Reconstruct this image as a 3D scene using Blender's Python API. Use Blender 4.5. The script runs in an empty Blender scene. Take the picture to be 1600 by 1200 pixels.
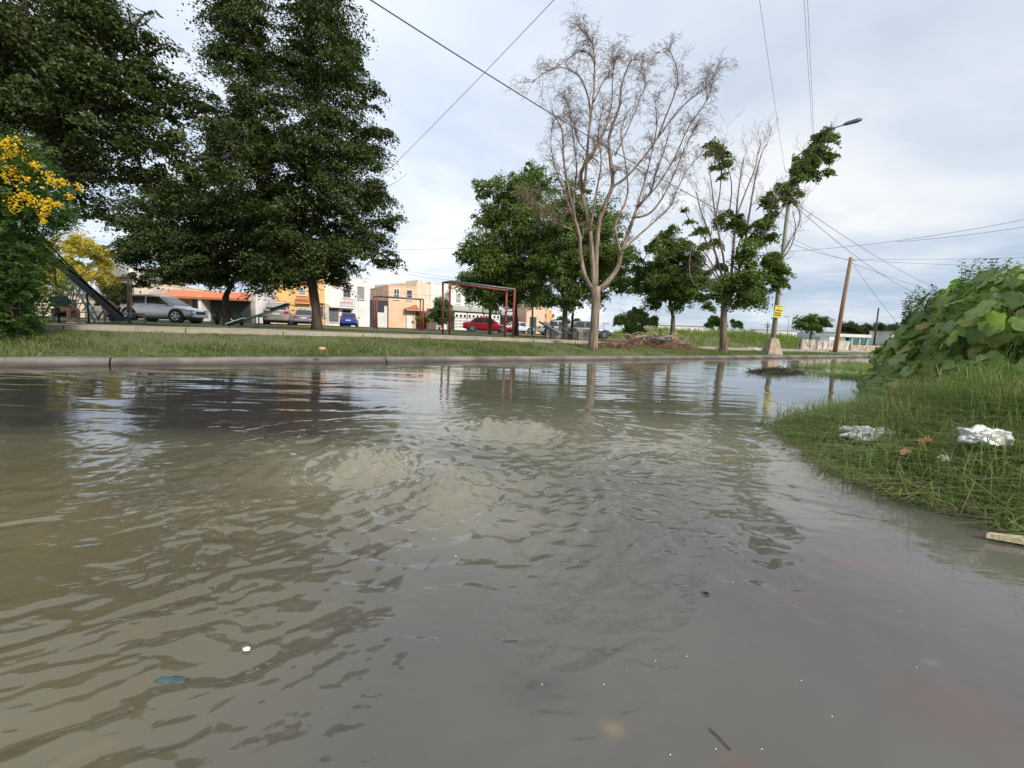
import bpy, math, random
import numpy as np
from mathutils import Vector, Matrix
random.seed(7); R = np.random.default_rng(7)
S = bpy.context.scene
# ------------------------------------------------------------------ camera
F = 680.0; H = 0.8
TILT = math.atan(85 / F); ROLL = math.radians(2.2)
fw = Vector((0, math.cos(TILT), -math.sin(TILT)))
u0 = Vector((0, math.sin(TILT), math.cos(TILT))); r0 = Vector((1, 0, 0))
rt = r0 * math.cos(ROLL) + u0 * math.sin(ROLL)
up = u0 * math.cos(ROLL) - r0 * math.sin(ROLL)
cam = bpy.data.cameras.new('camera'); co = bpy.data.objects.new('camera', cam)
S.collection.objects.link(co); S.camera = co
cam.sensor_width = 36; cam.lens = 36 * F / 1600; cam.clip_start = 0.05; cam.clip_end = 9000
m = Matrix((rt, up, -fw)).transposed().to_4x4(); m.translation = Vector((0, 0, H)); co.matrix_world = m
# ------------------------------------------------------------------ sky and sun
SUN_EL = math.radians(36); SUN_AZ = math.radians(138)      # azimuth clockwise from +Y
w = bpy.data.worlds.new('World'); S.world = w; w.use_nodes = True
nt = w.node_tree; nt.nodes.clear(); N = nt.nodes.new; L = nt.links.new
def wmath(op, a, b=None, c=None):
    n = N('ShaderNodeMath'); n.operation = op
    for i, v in enumerate((a, b, c)):
        if v is None: continue
        if isinstance(v, (int, float)): n.inputs[i].default_value = v
        else: L(v, n.inputs[i])
    return n.outputs[0]
sky = N('ShaderNodeTexSky'); sky.sky_type = 'NISHITA'; sky.sun_disc = False
sky.sun_elevation = SUN_EL; sky.sun_rotation = SUN_AZ
skm = N('ShaderNodeVectorMath'); skm.operation = 'SCALE'; L(sky.outputs[0], skm.inputs[0]); skm.inputs['Scale'].default_value = 1.0
tc = N('ShaderNodeTexCoord'); sp = N('ShaderNodeSeparateXYZ'); L(tc.outputs['Generated'], sp.inputs[0])
zc = wmath('MAXIMUM', sp.outputs[2], 0.0)
den = wmath('ADD', zc, 0.10)
cx = wmath('DIVIDE', sp.outputs[0], den); cy = wmath('DIVIDE', sp.outputs[1], den)
cb = N('ShaderNodeCombineXYZ'); L(cx, cb.inputs[0]); L(cy, cb.inputs[1]); cb.inputs[2].default_value = 3.1
def noise(vec, scale, detail, rough=.55, dist=0.0):
    n = N('ShaderNodeTexNoise'); L(vec, n.inputs['Vector']); n.inputs['Scale'].default_value = scale
    n.inputs['Detail'].default_value = detail; n.inputs['Roughness'].default_value = rough
    n.inputs['Distortion'].default_value = dist; return n.outputs['Fac']
n1 = noise(cb.outputs[0], 0.42, 5, .55, .6); n2 = noise(cb.outputs[0], 1.1, 7, .58, .5)
def ramp(fac, stops):
    n = N('ShaderNodeValToRGB'); L(fac, n.inputs[0]); e = n.color_ramp.elements
    while len(e) < len(stops): e.new(.5)
    for k, (p, c) in enumerate(stops): e[k].position = p; e[k].color = (*c, 1)
    return n.outputs[0]
# cover: nearly closed veil overhead, broken towards the horizon
low = wmath('SUBTRACT', 1.0, wmath('MULTIPLY', zc, 2.2))
low = wmath('MAXIMUM', low, 0.0)
mixn = wmath('ADD', wmath('MULTIPLY', n1, .62), wmath('MULTIPLY', n2, .38))
cov = ramp(wmath('ADD', mixn, wmath('MULTIPLY', wmath('SUBTRACT', zc, .26), .40)), [(0.30, (.72,)*3), (0.45, (.92,)*3), (0.58, (1,)*3)])
cc = ramp(mixn, [(0.32, (4.6, 5.35, 6.5)), (0.43, (5.2, 5.8, 6.8)), (0.54, (5.8, 6.3, 7.05)), (0.68, (7.0, 7.2, 7.6))])
cl_ = ramp(mixn, [(0.36, (3.7, 4.7, 6.2)), (0.46, (4.7, 5.5, 6.8)), (0.53, (6.0, 6.6, 7.3)), (0.62, (7.9, 8.0, 8.0))])
lowf = wmath('MINIMUM', wmath('MAXIMUM', wmath('SUBTRACT', 1.15, wmath('MULTIPLY', zc, 2.6)), 0.0), 1.0)
mlo = N('ShaderNodeMix'); mlo.data_type = 'RGBA'; L(lowf, mlo.inputs[0]); L(cc, mlo.inputs[6]); L(cl_, mlo.inputs[7]); cc = mlo.outputs[2]
mx = N('ShaderNodeMix'); mx.data_type = 'RGBA'; L(cov, mx.inputs[0]); L(skm.outputs[0], mx.inputs[6]); L(cc, mx.inputs[7])
gdir = Vector((-.42, .84, .36)).normalized()            # thinner cloud, brighter, towards the upper left
dp = N('ShaderNodeVectorMath'); dp.operation = 'DOT_PRODUCT'; nrmv = N('ShaderNodeVectorMath'); nrmv.operation = 'NORMALIZE'; L(tc.outputs['Generated'], nrmv.inputs[0]); L(nrmv.outputs[0], dp.inputs[0]); dp.inputs[1].default_value = gdir
gf = wmath('ADD', .93, wmath('MULTIPLY', wmath('POWER', wmath('MAXIMUM', dp.outputs['Value'], 0.0), 5.0), .22))
gs = N('ShaderNodeVectorMath'); gs.operation = 'SCALE'; L(mx.outputs[2], gs.inputs[0]); L(gf, gs.inputs['Scale'])
bg = N('ShaderNodeBackground'); L(gs.outputs[0], bg.inputs[0]); bg.inputs[1].default_value = 0.10
wo = N('ShaderNodeOutputWorld'); L(bg.outputs[0], wo.inputs[0])
sl = bpy.data.lights.new('sun', 'SUN'); sl.energy = 2.8; sl.angle = math.radians(9); sl.color = (1, .93, .82)
so = bpy.data.objects.new('sun', sl); S.collection.objects.link(so)
sd = Vector((math.sin(SUN_AZ) * math.cos(SUN_EL), math.cos(SUN_AZ) * math.cos(SUN_EL), math.sin(SUN_EL)))
so.rotation_euler = (-sd).to_track_quat('-Z', 'Y').to_euler(); so.location = sd * 60 
S.view_settings.view_transform = 'Standard'; S.view_settings.look = 'None'
S.view_settings.exposure = 0.45; S.view_settings.gamma = 1
# ------------------------------------------------------------------ placing
def D(px, py, dep):
    d = fw * F + rt * (px - 800) + up * (600 - py); return Vector((0, 0, H)) + d * (dep / d.y)
def G(px, py, z=0.0):
    d = fw * F + rt * (px - 800) + up * (600 - py); return Vector((0, 0, H)) + d * ((z - H) / d.z)
K0 = G(0, 573); K1 = G(1200, 560); ku = (K1 - K0).normalized(); kn = Vector((-ku.y, ku.x, 0))
def WS(x, y):
    dx, dy = x - K0.x, y - K0.y
    return dx * ku.x + dy * ku.y, dx * kn.x + dy * kn.y
def XY(w_, s_): return K0.x + ku.x * w_ + kn.x * s_, K0.y + ku.y * w_ + kn.y * s_
def sst(t): t = np.clip(t, 0, 1); return t * t * (3 - 2 * t)
_tab = np.random.default_rng(3).random((256, 256))
def vn(x, y, wrap=None, seed=0):
    x = np.asarray(x, float) + seed * 17.3; y = np.asarray(y, float)
    xi = np.floor(x).astype(int); yi = np.floor(y).astype(int); fx = x - xi; fy = y - yi
    fx = fx**3 * (fx * (fx * 6 - 15) + 10); fy = fy**3 * (fy * (fy * 6 - 15) + 10)
    y1 = yi + 1
    if wrap: yi = yi % wrap; y1 = y1 % wrap
    o = seed * 31
    a = _tab[xi & 255, (yi + o) & 255]; b = _tab[(xi + 1) & 255, (yi + o) & 255]
    c = _tab[xi & 255, (y1 + o) & 255]; d = _tab[(xi + 1) & 255, (y1 + o) & 255]
    return (a + (b - a) * fx) * (1 - fy) + (c + (d - c) * fx) * fy - .5
def fb(x, y, o=3, seed=0):
    r = 0; a = 1.0
    for k in range(o): r = r + a * vn(np.asarray(x) * 2**k, np.asarray(y) * 2**k, None, seed + k); a *= .5
    return r
_zx = [-60, -9, -2, 3.5, 7.5, 13, 20, 60]; _zz = [.45, .45, .42, .36, .27, .15, .12, .12]
def TZ(x, y):
    x = np.asarray(x, float); y = np.asarray(y, float); w_, s_ = WS(x, y)
    zs = np.interp(x, _zx, _zz)
    z = .10 + (zs - .10) * sst((s_ - .3) / 2.9)
    far = np.where(s_ > 7, 1, 0) * sst((s_ - 7) / 5)
    fld = sst((x - 4.5 - .12 * y) / 4) * sst((y - 19) / 10) * (.85 - zs) * sst((58 - w_) / 3)
    z = z + far * fld + .03 * fb(x * .4, y * .4, 3) * sst(s_ / 2)
    return z
def T(px, dep):
    d = D(px, 520, dep); return Vector((d.x, d.y, float(TZ(d.x, d.y))))
# ------------------------------------------------------------------ object helpers
def link(o): S.collection.objects.link(o); return o
def tag(o, label=None, cat=None, group=None, kind=None):
    if label: o['label'] = label
    if cat: o['category'] = cat
    if group: o['group'] = group
    if kind: o['kind'] = kind
    return o
def thing(name, label, cat, loc=(0, 0, 0), rz=0, group=None):
    o = link(bpy.data.objects.new(name, None)); o.location = loc; o.rotation_euler = (0, 0, rz)
    o.empty_display_size = .3
    return tag(o, label, cat, group)
def npmesh(name, V, Q, mat, parent=None, smooth=False, world=True):
    V = np.asarray(V, np.float32).reshape(-1, 3); Q = np.asarray(Q, np.int32)
    if parent is not None and world: V = V - np.array(parent.location, np.float32)
    me = bpy.data.meshes.new(name); n = Q.shape[1]
    me.vertices.add(len(V)); me.vertices.foreach_set('co', V.ravel())
    me.loops.add(Q.size); me.loops.foreach_set('vertex_index', Q.ravel())
    me.polygons.add(len(Q)); me.polygons.foreach_set('loop_start', np.arange(len(Q), dtype=np.int32) * n)
    me.update(calc_edges=True); me.polygons.foreach_set('use_smooth', np.full(len(Q), smooth))
    me.materials.append(mat); o = link(bpy.data.objects.new(name, me))
    if parent is not None: o.parent = parent
    return o
class MB:
    rough = 0.0
    def __init__(s): s.v = []; s.f = []
    def box(s, c, d, rz=0, tilt=None):
        b = len(s.v); mtx = Matrix.Rotation(rz, 3, 'Z')
        if tilt: mtx = mtx @ tilt
        for i in (-.5, .5):
            for j in (-.5, .5):
                for k in (-.5, .5): s.v.append(Vector(c) + mtx @ Vector((i * d[0], j * d[1], k * d[2])))
        s.f += [[b + q for q in p] for p in ((0, 1, 3, 2), (4, 6, 7, 5), (0, 4, 5, 1), (2, 3, 7, 6), (0, 2, 6, 4), (1, 5, 7, 3))]
        return s
    def b2(s, lo, hi): return s.box([(lo[i] + hi[i]) / 2 for i in range(3)], [hi[i] - lo[i] for i in range(3)])
    def tube(s, pts, rad, n=8, cap=True):
        pts = [Vector(p) for p in pts]
        if isinstance(rad, (int, float)): rad = [rad] * len(pts)
        b = len(s.v); ref = None
        for i, p in enumerate(pts):
            t = (pts[min(i + 1, len(pts) - 1)] - pts[max(i - 1, 0)])
            t = t.normalized() if t.length > 1e-9 else Vector((0, 0, 1))
            if ref is None: ref = t.orthogonal().normalized()
            x = (ref - t * ref.dot(t)); x = x.normalized() if x.length > 1e-6 else t.orthogonal().normalized(); ref = x; y = t.cross(x)
            for k in range(n):
                a = 2 * math.pi * k / n; jr = rad[i] * (1 + (.10 * math.sin(3 * a + i * .9) + .07 * math.sin(5 * a - i * 1.7 + p.z * 3)) * s.rough); s.v.append(p + (x * math.cos(a) + y * math.sin(a)) * jr)
        for i in range(len(pts) - 1):
            for k in range(n):
                k2 = (k + 1) % n
                s.f.append([b + i * n + k, b + i * n + k2, b + (i + 1) * n + k2, b + (i + 1) * n + k])
        if cap:
            s.f.append([b + k for k in range(n)][::-1]); e = b + (len(pts) - 1) * n; s.f.append([e + k for k in range(n)])
        return s
    def face(s, pts):
        b = len(s.v); s.v += [Vector(p) for p in pts]; s.f.append(list(range(b, b + len(pts)))); return s
    def prism(s, poly, off):                      # polygon swept along off
        b = len(s.v); n = len(poly); off = Vector(off)
        s.v += [Vector(p) for p in poly] + [Vector(p) + off for p in poly]
        s.f.append(list(range(b, b + n))[::-1]); s.f.append(list(range(b + n, b + 2 * n)))
        for k in range(n):
            k2 = (k + 1) % n; s.f.append([b + k, b + k2, b + n + k2, b + n + k])
        return s
    def build(s, name, mat, parent=None, smooth=False, world=False, bevel=0, label=None):
        me = bpy.data.meshes.new(name); off = parent.location if (world and parent is not None) else Vector((0, 0, 0))
        me.from_pydata([tuple(v - off) for v in s.v], [], s.f); me.update()
        import bmesh
        bm = bmesh.new(); bm.from_mesh(me); bmesh.ops.recalc_face_normals(bm, faces=bm.faces); bm.to_mesh(me); bm.free()
        me.materials.append(mat)
        if smooth: me.polygons.foreach_set('use_smooth', [True] * len(me.polygons))
        o = link(bpy.data.objects.new(name, me))
        if parent is not None: o.parent = parent
        if bevel:
            b = o.modifiers.new('bevel', 'BEVEL'); b.width = bevel; b.segments = 2; b.limit_method = 'ANGLE'; b.harden_normals = False
        if label: o['label'] = label
        return o
# ------------------------------------------------------------------ materials
def newmat(name):
    mt = bpy.data.materials.new(name); mt.use_nodes = True; t = mt.node_tree; return mt, t, t.nodes['Principled BSDF']
def pm(name, col, rough=.8, var=.25, scale=4, bump=.2, metal=0, spec=.5, col2=None, detail=6, stretch=(1, 1, 1), bs=None, bd=.02):
    mt, t, b = newmat(name); b.inputs['Roughness'].default_value = rough; b.inputs['Metallic'].default_value = metal
    b.inputs['Specular IOR Level'].default_value = spec
    n_ = t.nodes.new; l_ = t.links.new
    tc = n_('ShaderNodeTexCoord'); mp = n_('ShaderNodeMapping'); mp.inputs['Scale'].default_value = stretch; l_(tc.outputs['Object'], mp.inputs[0])
    nz = n_('ShaderNodeTexNoise'); nz.inputs['Scale'].default_value = scale; nz.inputs['Detail'].default_value = detail; nz.inputs['Roughness'].default_value = .62
    l_(mp.outputs[0], nz.inputs['Vector'])
    rp = n_('ShaderNodeValToRGB'); l_(nz.outputs[0], rp.inputs[0]); e = rp.color_ramp.elements
    c2 = col2 or tuple(c * (1 - var) for c in col); c1 = col if col2 else tuple(min(1, c * (1 + var * .5)) for c in col)
    e[0].position = .36; e[0].color = (*c2, 1); e[1].position = .62; e[1].color = (*c1, 1)
    l_(rp.outputs[0], b.inputs['Base Color'])
    if bump:
        bp = n_('ShaderNodeBump'); bp.inputs['Strength'].default_value = bump; bp.inputs['Distance'].default_value = bd
        nb = n_('ShaderNodeTexNoise'); nb.inputs['Scale'].default_value = bs or scale * 6; nb.inputs['Detail'].default_value = 5
        l_(mp.outputs[0], nb.inputs['Vector']); l_(nb.outputs[0], bp.inputs['Height']); l_(bp.outputs[0], b.inputs['Normal'])
    return mt
def leafmat(name, cols, trans=.25, rough=.5, spec=.4):
    mt, t, b = newmat(name); n_ = t.nodes.new; l_ = t.links.new
    g = n_('ShaderNodeNewGeometry'); rp = n_('ShaderNodeValToRGB'); l_(g.outputs['Random Per Island'], rp.inputs[0]); e = rp.color_ramp.elements
    while len(e) < len(cols): e.new(.5)
    for k, c in enumerate(cols): e[k].position = k / max(1, len(cols) - 1); e[k].color = (*c, 1)
    l_(rp.outputs[0], b.inputs['Base Color']); b.inputs['Roughness'].default_value = rough; b.inputs['Specular IOR Level'].default_value = spec
    tr = n_('ShaderNodeBsdfTranslucent'); mxc = n_('ShaderNodeMix'); mxc.data_type = 'RGBA'; mxc.blend_type = 'MULTIPLY'; mxc.inputs[0].default_value = 1
    l_(rp.outputs[0], mxc.inputs[6]); mxc.inputs[7].default_value = (1.3, 1.5, .5, 1); l_(mxc.outputs[2], tr.inputs[0])
    ms = n_('ShaderNodeMixShader'); ms.inputs[0].default_value = trans; l_(b.outputs[0], ms.inputs[1]); l_(tr.outputs[0], ms.inputs[2])
    l_(ms.outputs[0], t.nodes['Material Output'].inputs[0]); return mt
BARK = pm('bark', (.17, .13, .10), .9, .45, 3, .9, stretch=(3, 3, .6), bd=.04)
BARKT = pm('bark_bare_tan', (.40, .30, .22), .9, .5, 3.4, 1.0, stretch=(3, 3, .45), col2=(.13, .10, .08), bd=.04)
BARKD = pm('bark_dark', (.08, .062, .05), .9, .4, 3, .9, stretch=(3, 3, .6), bd=.04)
BARKP = pm('bark_peeling', (.30, .22, .16), .9, .5, 3.4, 1.0, stretch=(3, 3, .45), col2=(.075, .06, .05), bd=.04)
TWIG = pm('twig', (.22, .165, .135), .9, .3, 2, .3)
LEAFD = leafmat('leaf_dark', [(.022, .038, .010), (.042, .066, .014), (.085, .118, .022), (.030, .052, .011), (.11, .14, .028)], .16)
LEAFM = leafmat('leaf_mid', [(.075, .130, .026), (.12, .19, .038), (.18, .25, .05), (.08, .13, .026), (.22, .28, .065)], .25)
LEAFL = leafmat('leaf_light', [(.075, .14, .035), (.10, .18, .045), (.06, .12, .035)], .28)
GRASS = leafmat('grass_blade', [(.10, .145, .036), (.14, .19, .055), (.21, .24, .09), (.08, .125, .03), (.27, .24, .13)], .3, .6, .3)
GRASSB = leafmat('bank_grass', [(.15, .23, .055), (.20, .29, .075), (.27, .31, .13), (.11, .18, .04), (.36, .31, .17), (.16, .26, .06), (.22, .29, .10)], .3, .6, .3)
WEED = leafmat('weed', [(.13, .19, .04), (.18, .24, .055), (.25, .28, .09), (.10, .16, .035)], .35, .6, .3)
LAWN = leafmat('lawn_blade', [(.09, .13, .03), (.12, .16, .04), (.16, .17, .06)], .3, .7, .2)
STEEL = pm('grey_steel', (.22, .23, .24), .5, .2, 8, .1, metal=.3)
RUST = pm('red_paint_rusty', (.36, .06, .045), .55, .4, 6, .15, col2=(.20, .055, .04))
GREENP = pm('dark_green_paint', (.035, .075, .06), .5, .3, 6, .1)
TEALP = pm('pale_green_paint', (.26, .42, .36), .5, .2, 6, .1)
NAVY = pm('dark_blue_paint', (.014, .018, .028), .45, .3, 4, .1)
CONC = pm('concrete', (.36, .31, .26), .9, .35, 5, .5, bd=.01)
BLACK = pm('black_rubber', (.02, .02, .02), .7, .2, 10, .1)
GLASSM = pm('window_glass', (.05, .06, .07), .12, .3, .6, 0, spec=.8)
WIREM = pm('cable', (.09, .09, .10), .6, .1, 3, 0)
WHITEP = pm('white_paint', (.78, .76, .73), .8, .10, 1.3, .1)
CHROME = pm('chrome', (.5, .5, .5), .25, .1, 6, 0, metal=.9)
# ------------------------------------------------------------------ ground, kerb, path, water
def grid(name, xs, zs_fn, mat, kind='structure', smooth=True):
    pass
sv = np.concatenate([[.16, .3, .5, .8], np.arange(1.2, 14, .35), np.geomspace(14, 4500, 70)])
wv = np.concatenate([-np.geomspace(4500, 30, 25), np.arange(-28, 60, .6), np.geomspace(60, 6000, 45)])
WW, SS = np.meshgrid(wv, sv, indexing='ij'); X = K0.x + ku.x * WW + kn.x * SS; Y = K0.y + ku.y * WW + kn.y * SS
Z = TZ(X, Y) - .004
V = np.stack([X, Y, Z], -1).reshape(-1, 3); nw, ns = len(wv), len(sv)
ii, jj = np.meshgrid(np.arange(nw - 1), np.arange(ns - 1), indexing='ij'); a = (ii * ns + jj).ravel()
Q = np.stack([a, a + ns, a + ns + 1, a + 1], 1)
gmat = pm('park_soil_and_grass', (.095, .125, .04), 1, .3, .6, .8, col2=(.14, .12, .075), bd=.05, bs=9)
tag(npmesh('ground', V, Q, gmat, smooth=True), kind='structure')
# kerb: cast concrete lengths with open joints
kb = MB(); wj = [-30, -22, -14, -8.2]
p = D(168, 566, 7); 
def wpx(px, py): q = G(px, py); return WS(q.x, q.y)[0]
joints = [-60, -45, -30, -18, -9, wpx(168, 573), wpx(617, 570), wpx(1155, 561)]
joints += [joints[-1] + 7 * k for k in range(1, 9)]; joints.sort()
prof = [(-.06, -.5), (-.04, .015), (.0, .06), (.04, .095), (.09, .112), (.22, .116), (.23, -.5)]
rr = random.Random(4)
for a_, b_ in zip(joints[:-1], joints[1:]):
    n = max(2, int((b_ - a_) / .5)); tlt = rr.uniform(-.008, .008); base = len(kb.v)
    for i in range(n + 1):
        w_ = a_ + .012 + (b_ - a_ - .024) * i / n
        for (s_, z_) in prof:
            jx = rr.uniform(-.006, .006) if z_ > 0 else 0
            x_, y_ = XY(w_, s_ + jx); kb.v.append(Vector((x_, y_, z_ * 1.0 + tlt + (jx if z_ > 0 else 0))))
    m_ = len(prof)
    for i in range(n):
        for k in range(m_ - 1):
            kb.f.append([base + i * m_ + k, base + (i + 1) * m_ + k, base + (i + 1) * m_ + k + 1, base + i * m_ + k + 1])
    kb.f.append([base + k for k in range(m_)]); kb.f.append([base + n * m_ + k for k in range(m_)][::-1])
def wetline(mt, z0, z1, dark):                     # waterline stain: darker below z1
    t = mt.node_tree; n_ = t.nodes.new; l_ = t.links.new; b = t.nodes['Principled BSDF']; src = b.inputs['Base Color'].links[0].from_socket
    g = n_('ShaderNodeNewGeometry'); sx = n_('ShaderNodeSeparateXYZ'); l_(g.outputs['Position'], sx.inputs[0]); nz = n_('ShaderNodeTexNoise'); nz.inputs['Scale'].default_value = 1.5; nz.inputs['Detail'].default_value = 6; l_(g.outputs['Position'], nz.inputs['Vector'])
    ad = n_('ShaderNodeMath'); ad.operation = 'MULTIPLY_ADD'; l_(nz.outputs[0], ad.inputs[0]); ad.inputs[1].default_value = .09; l_(sx.outputs[2], ad.inputs[2])
    mr = n_('ShaderNodeMapRange'); mr.inputs[1].default_value = z0 + .045; mr.inputs[2].default_value = z1 + .045; mr.inputs[3].default_value = dark; mr.inputs[4].default_value = 1; l_(ad.outputs[0], mr.inputs[0])
    vm = n_('ShaderNodeVectorMath'); vm.operation = 'SCALE'; l_(src, vm.inputs[0]); l_(mr.outputs[0], vm.inputs['Scale']); l_(vm.outputs[0], b.inputs['Base Color']); return mt
kmat = pm('kerb_concrete', (.235, .205, .175), .85, .4, 1.2, .7, col2=(.115, .098, .085), bd=.015, detail=9)
wetline(kmat, .03, .09, .38); tag(kb.build('kerb', kmat, smooth=False), kind='structure')
# footpath of cast slabs
sw = MB(); base = 0; S0, S1 = 3.35, 4.9
def slab(w0, w1, s0, s1, th=.09, jit=.0):
    n = 3; b = len(sw.v)
    for i in range(n + 1):
        for s_ in (s0, s1):
            ww = w0 + (w1 - w0) * i / n; x_, y_ = XY(ww, s_); z_ = float(TZ(x_, y_)) + th
            sw.v.append(Vector((x_, y_, z_))); sw.v.append(Vector((x_, y_, z_ - .22)))
    for i in range(n):
        o_ = b + i * 4
        sw.f += [[o_, o_ + 4, o_ + 6, o_ + 2], [o_, o_ + 1, o_ + 5, o_ + 4], [o_ + 2, o_ + 6, o_ + 7, o_ + 3]]
    sw.f += [[b, b + 2, b + 3, b + 1], [b + n * 4, b + n * 4 + 1, b + n * 4 + 3, b + n * 4 + 2]]
ww = -30.0
while ww < 60:
    slab(ww, ww + 1.98, S0 + rr.uniform(-.03, .03), S1, .09 + rr.uniform(-.01, .01)); ww += 2.0
tag(sw.build('footpath', pm('path_concrete', (.36, .31, .25), .9, .25, 2, .4, bd=.01)), kind='structure')
# street in front of the houses
rdv = MB()
for k in range(40):
    a_, b_ = k / 40, (k + 1) / 40
    P0 = [D(40, 500, 27), D(360, 500, 34), D(600, 500, 41), D(860, 500, 50), D(1000, 500, 70)]
    P1 = [D(20, 500, 33), D(330, 500, 41), D(590, 500, 49), D(800, 500, 58), D(930, 500, 90)]
    def at(P, t):
        t *= len(P) - 1; i = min(int(t), len(P) - 2); return P[i].lerp(P[i + 1], t - i)
    q = [at(P0, a_), at(P0, b_), at(P1, b_), at(P1, a_)]
    rdv.face([(c.x, c.y, float(TZ(c.x, c.y)) + .03) for c in q])
tag(rdv.build('street', pm('asphalt', (.07, .066, .06), .9, .3, 3, .4)), kind='structure')
# road bed under the flood water
rb = MB(); rb.face([(-300, -60, -.35), (300, -60, -.35), (300, 300, -.35), (-300, 300, -.35)])
tag(rb.build('road', pm('road_bed', (.08, .075, .06), .9, .2, 2, .2)), kind='structure')
# water --------------------------------------------------------------------
ys = np.concatenate([[-40, -10, -3, -1], np.geomspace(.28, 30, 760), np.geomspace(33, 250, 20)])
tt = np.concatenate([[-12, -6, -4, -3], np.linspace(-2.2, 1.7, 780), [3, 4, 6, 12]])
Yg, Tg = np.meshgrid(ys, tt, indexing='ij'); Xg = (np.abs(Yg) + .9) * Tg
boils = [(G(572, 728), .115, .15), (G(690, 766), .060, .17), (G(762, 670), .080, .14), (G(822, 674), .085, .18), (G(905, 790), .012, .09)]
C = G(650, 735)
def water_h(x, y):
    dx, dy = x - C.x, y - C.y; r = np.hypot(dx, dy) + 1e-6; th = np.arctan2(dy, dx)
    wx = x + .12 * fb(x * 2.3, y * 2.3, 2, 5); wy = y + .12 * fb(x * 2.3, y * 2.3, 2, 9)
    core = np.exp(-(r / 1.25)**2)
    left = np.exp(-(((x + 1.5) / 1.5)**2 + ((y - 2.5) / .9)**2))
    swirl = np.exp(-(((x + .5) / .75)**2 + ((y - 1.35) / .75)**2))
    rightm = np.exp(-(((x - 1.3) / 1.3)**2 + ((y - 3.1) / 1.2)**2))
    mask = np.clip(core * 1.0 + left * .8 + swirl * .9 + rightm * .6, 0, 1.15)
    patch = np.clip(.65 + 1.0 * fb(x * 1.4 + 3, y * 1.4, 2, 13), .15, 1.3)
    # crest lines bend round the upwelling: long along the circle, short along the radius
    a1 = vn(r / .17 + .9 * fb(x * 3, y * 3, 2, 2), th / (2 * math.pi) * 14, 14, 1)
    a2 = vn(r / .085 + 1.1 * fb(x * 5, y * 5, 2, 3), th / (2 * math.pi) * 34, 34, 2)
    a3 = vn(r / .045 + 1.3 * fb(x * 8, y * 8, 2, 4), th / (2 * math.pi) * 70, 70, 3)
    iso = fb(wx * 7, wy * 11, 3, 21)
    fine = vn(wx * 18, wy * 32, None, 44) + .5 * vn(wx * 40, wy * 60, None, 45)
    P2 = G(180, 640); r2 = np.hypot(x - P2.x, y - P2.y); t2 = np.arctan2(y - P2.y, x - P2.x); wq = fb(x * 2.6, y * 2.6, 3, 14)
    b1 = vn(r2 / .15 + 1.0 * wq, t2 * r2 / .42 + wq, None, 15); b2 = vn(r2 / .075 + 1.5 * wq, t2 * r2 / .20 - wq, None, 16); b3 = vn(r2 / .036 + 2.0 * wq, t2 * r2 / .11, None, 17)
    P3 = G(840, 742); r3 = np.hypot(x - P3.x, y - P3.y) + .05; t3 = np.arctan2(-(y - P3.y), x - P3.x); wr_ = fb(x * 3, y * 3, 3, 24)
    c1 = vn(r3 / .42 + .5 * wr_, t3 * 5 + 1.2 * wr_, None, 25); c2 = vn(r3 / .22, t3 * 11 + 1.6 * wr_, None, 26); c3 = vn(r3 / .12, t3 * 22 + 1.8 * wr_, None, 27)
    rdg = lambda v: .55 * v + .75 * (.2 - np.abs(v))
    wl = sst((-.05 - x) / .5) * sst((2.35 - y) / .6); wr2 = sst((x - .25) / .5) * sst((3.4 - y) / .8)
    band = lambda p, q, s: .025 * rdg(p) + .018 * rdg(q) + .0095 * rdg(s)
    mid = band(a1, a2, a3); mid = mid + (1.15 * band(b1, b2, b3) - mid) * wl; mid = mid + (.85 * band(c1, c2, c3) - mid) * wr2
    h = mask * patch * (mid + .008 * rdg(iso * .8) + .0055 * fine)
    near = 1 / (1 + np.exp(-(y - 1.9) * 2.2))
    # far ripples, crests across the view, fading with distance to calm water at the right
    calm = 1 - .75 * sst((x - 2.2 - .18 * y) / 2.5) * sst((y - 3) / 3)
    f1 = vn(wx * 1.1, wy * 6.5, None, 30); f2 = vn(wx * 2.6, wy * 14, None, 31); f3 = vn(x * .6 + y * .1, wy * 3.1, None, 32)
    fall = 1 / (1 + (np.clip(y - 5, 0, 100) / 9)**1.3)
    h += near * calm * fall * (.0075 * f1 + .0038 * f2 + .009 * f3) * np.clip(.8 + 1.2 * fb(x * .5, y * .4, 2, 40), .3, 1.5)
    for (b, hh, rad) in boils:
        d = np.hypot(x - b.x, (y - b.y) * .8)
        lump = 1 + .55 * fb(x * 9, y * 10, 3, 51)
        d_ = np.maximum(d + .035 * fb(x * 9, y * 9, 2, 52), 0); h += hh * .80 * np.exp(-(d_ / rad)**2.4) * lump + (hh * .10 * np.cos(d_ / .045 * 6.283) + hh * .14 * rdg(vn(x * 26, y * 34, None, 58))) * np.exp(-(d / rad / 1.5)**2) + hh * .16 * fb(x * 34, y * 34, 2, 57) * np.exp(-(d / rad / 1.6)**2)
        h += (.0085 if hh > .02 else .003) * np.cos(d / .115 * 6.283 + 3.0 * fb(x * 3.5, y * 3.5, 3, 8)) * np.exp(-np.clip(d - rad, 0, 9) / .34) * np.clip(d / rad - .6, 0, 1) * np.clip(.75 + 1.4 * vn(x * 2.2 + b.x * 9, y * 2.2, None, 90), .15, 1.3) 
    # slow swell in the calm foreground
    h += .0011 * vn(x * 1.3 + y * 2.2, y * 2.6 - x * 2.2, None, 60) + .0006 * vn(x * 3 + y * 4.5, y * 2.5 - x * 2, None, 61) * sst((x - .3) / 1.2)
    return h
Hg = water_h(Xg, np.abs(Yg)) * np.where(Yg > 40, 0, 1) * (Yg > 0)
V = np.stack([Xg, Yg, Hg], -1).reshape(-1, 3); nr, nc = Yg.shape
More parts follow.
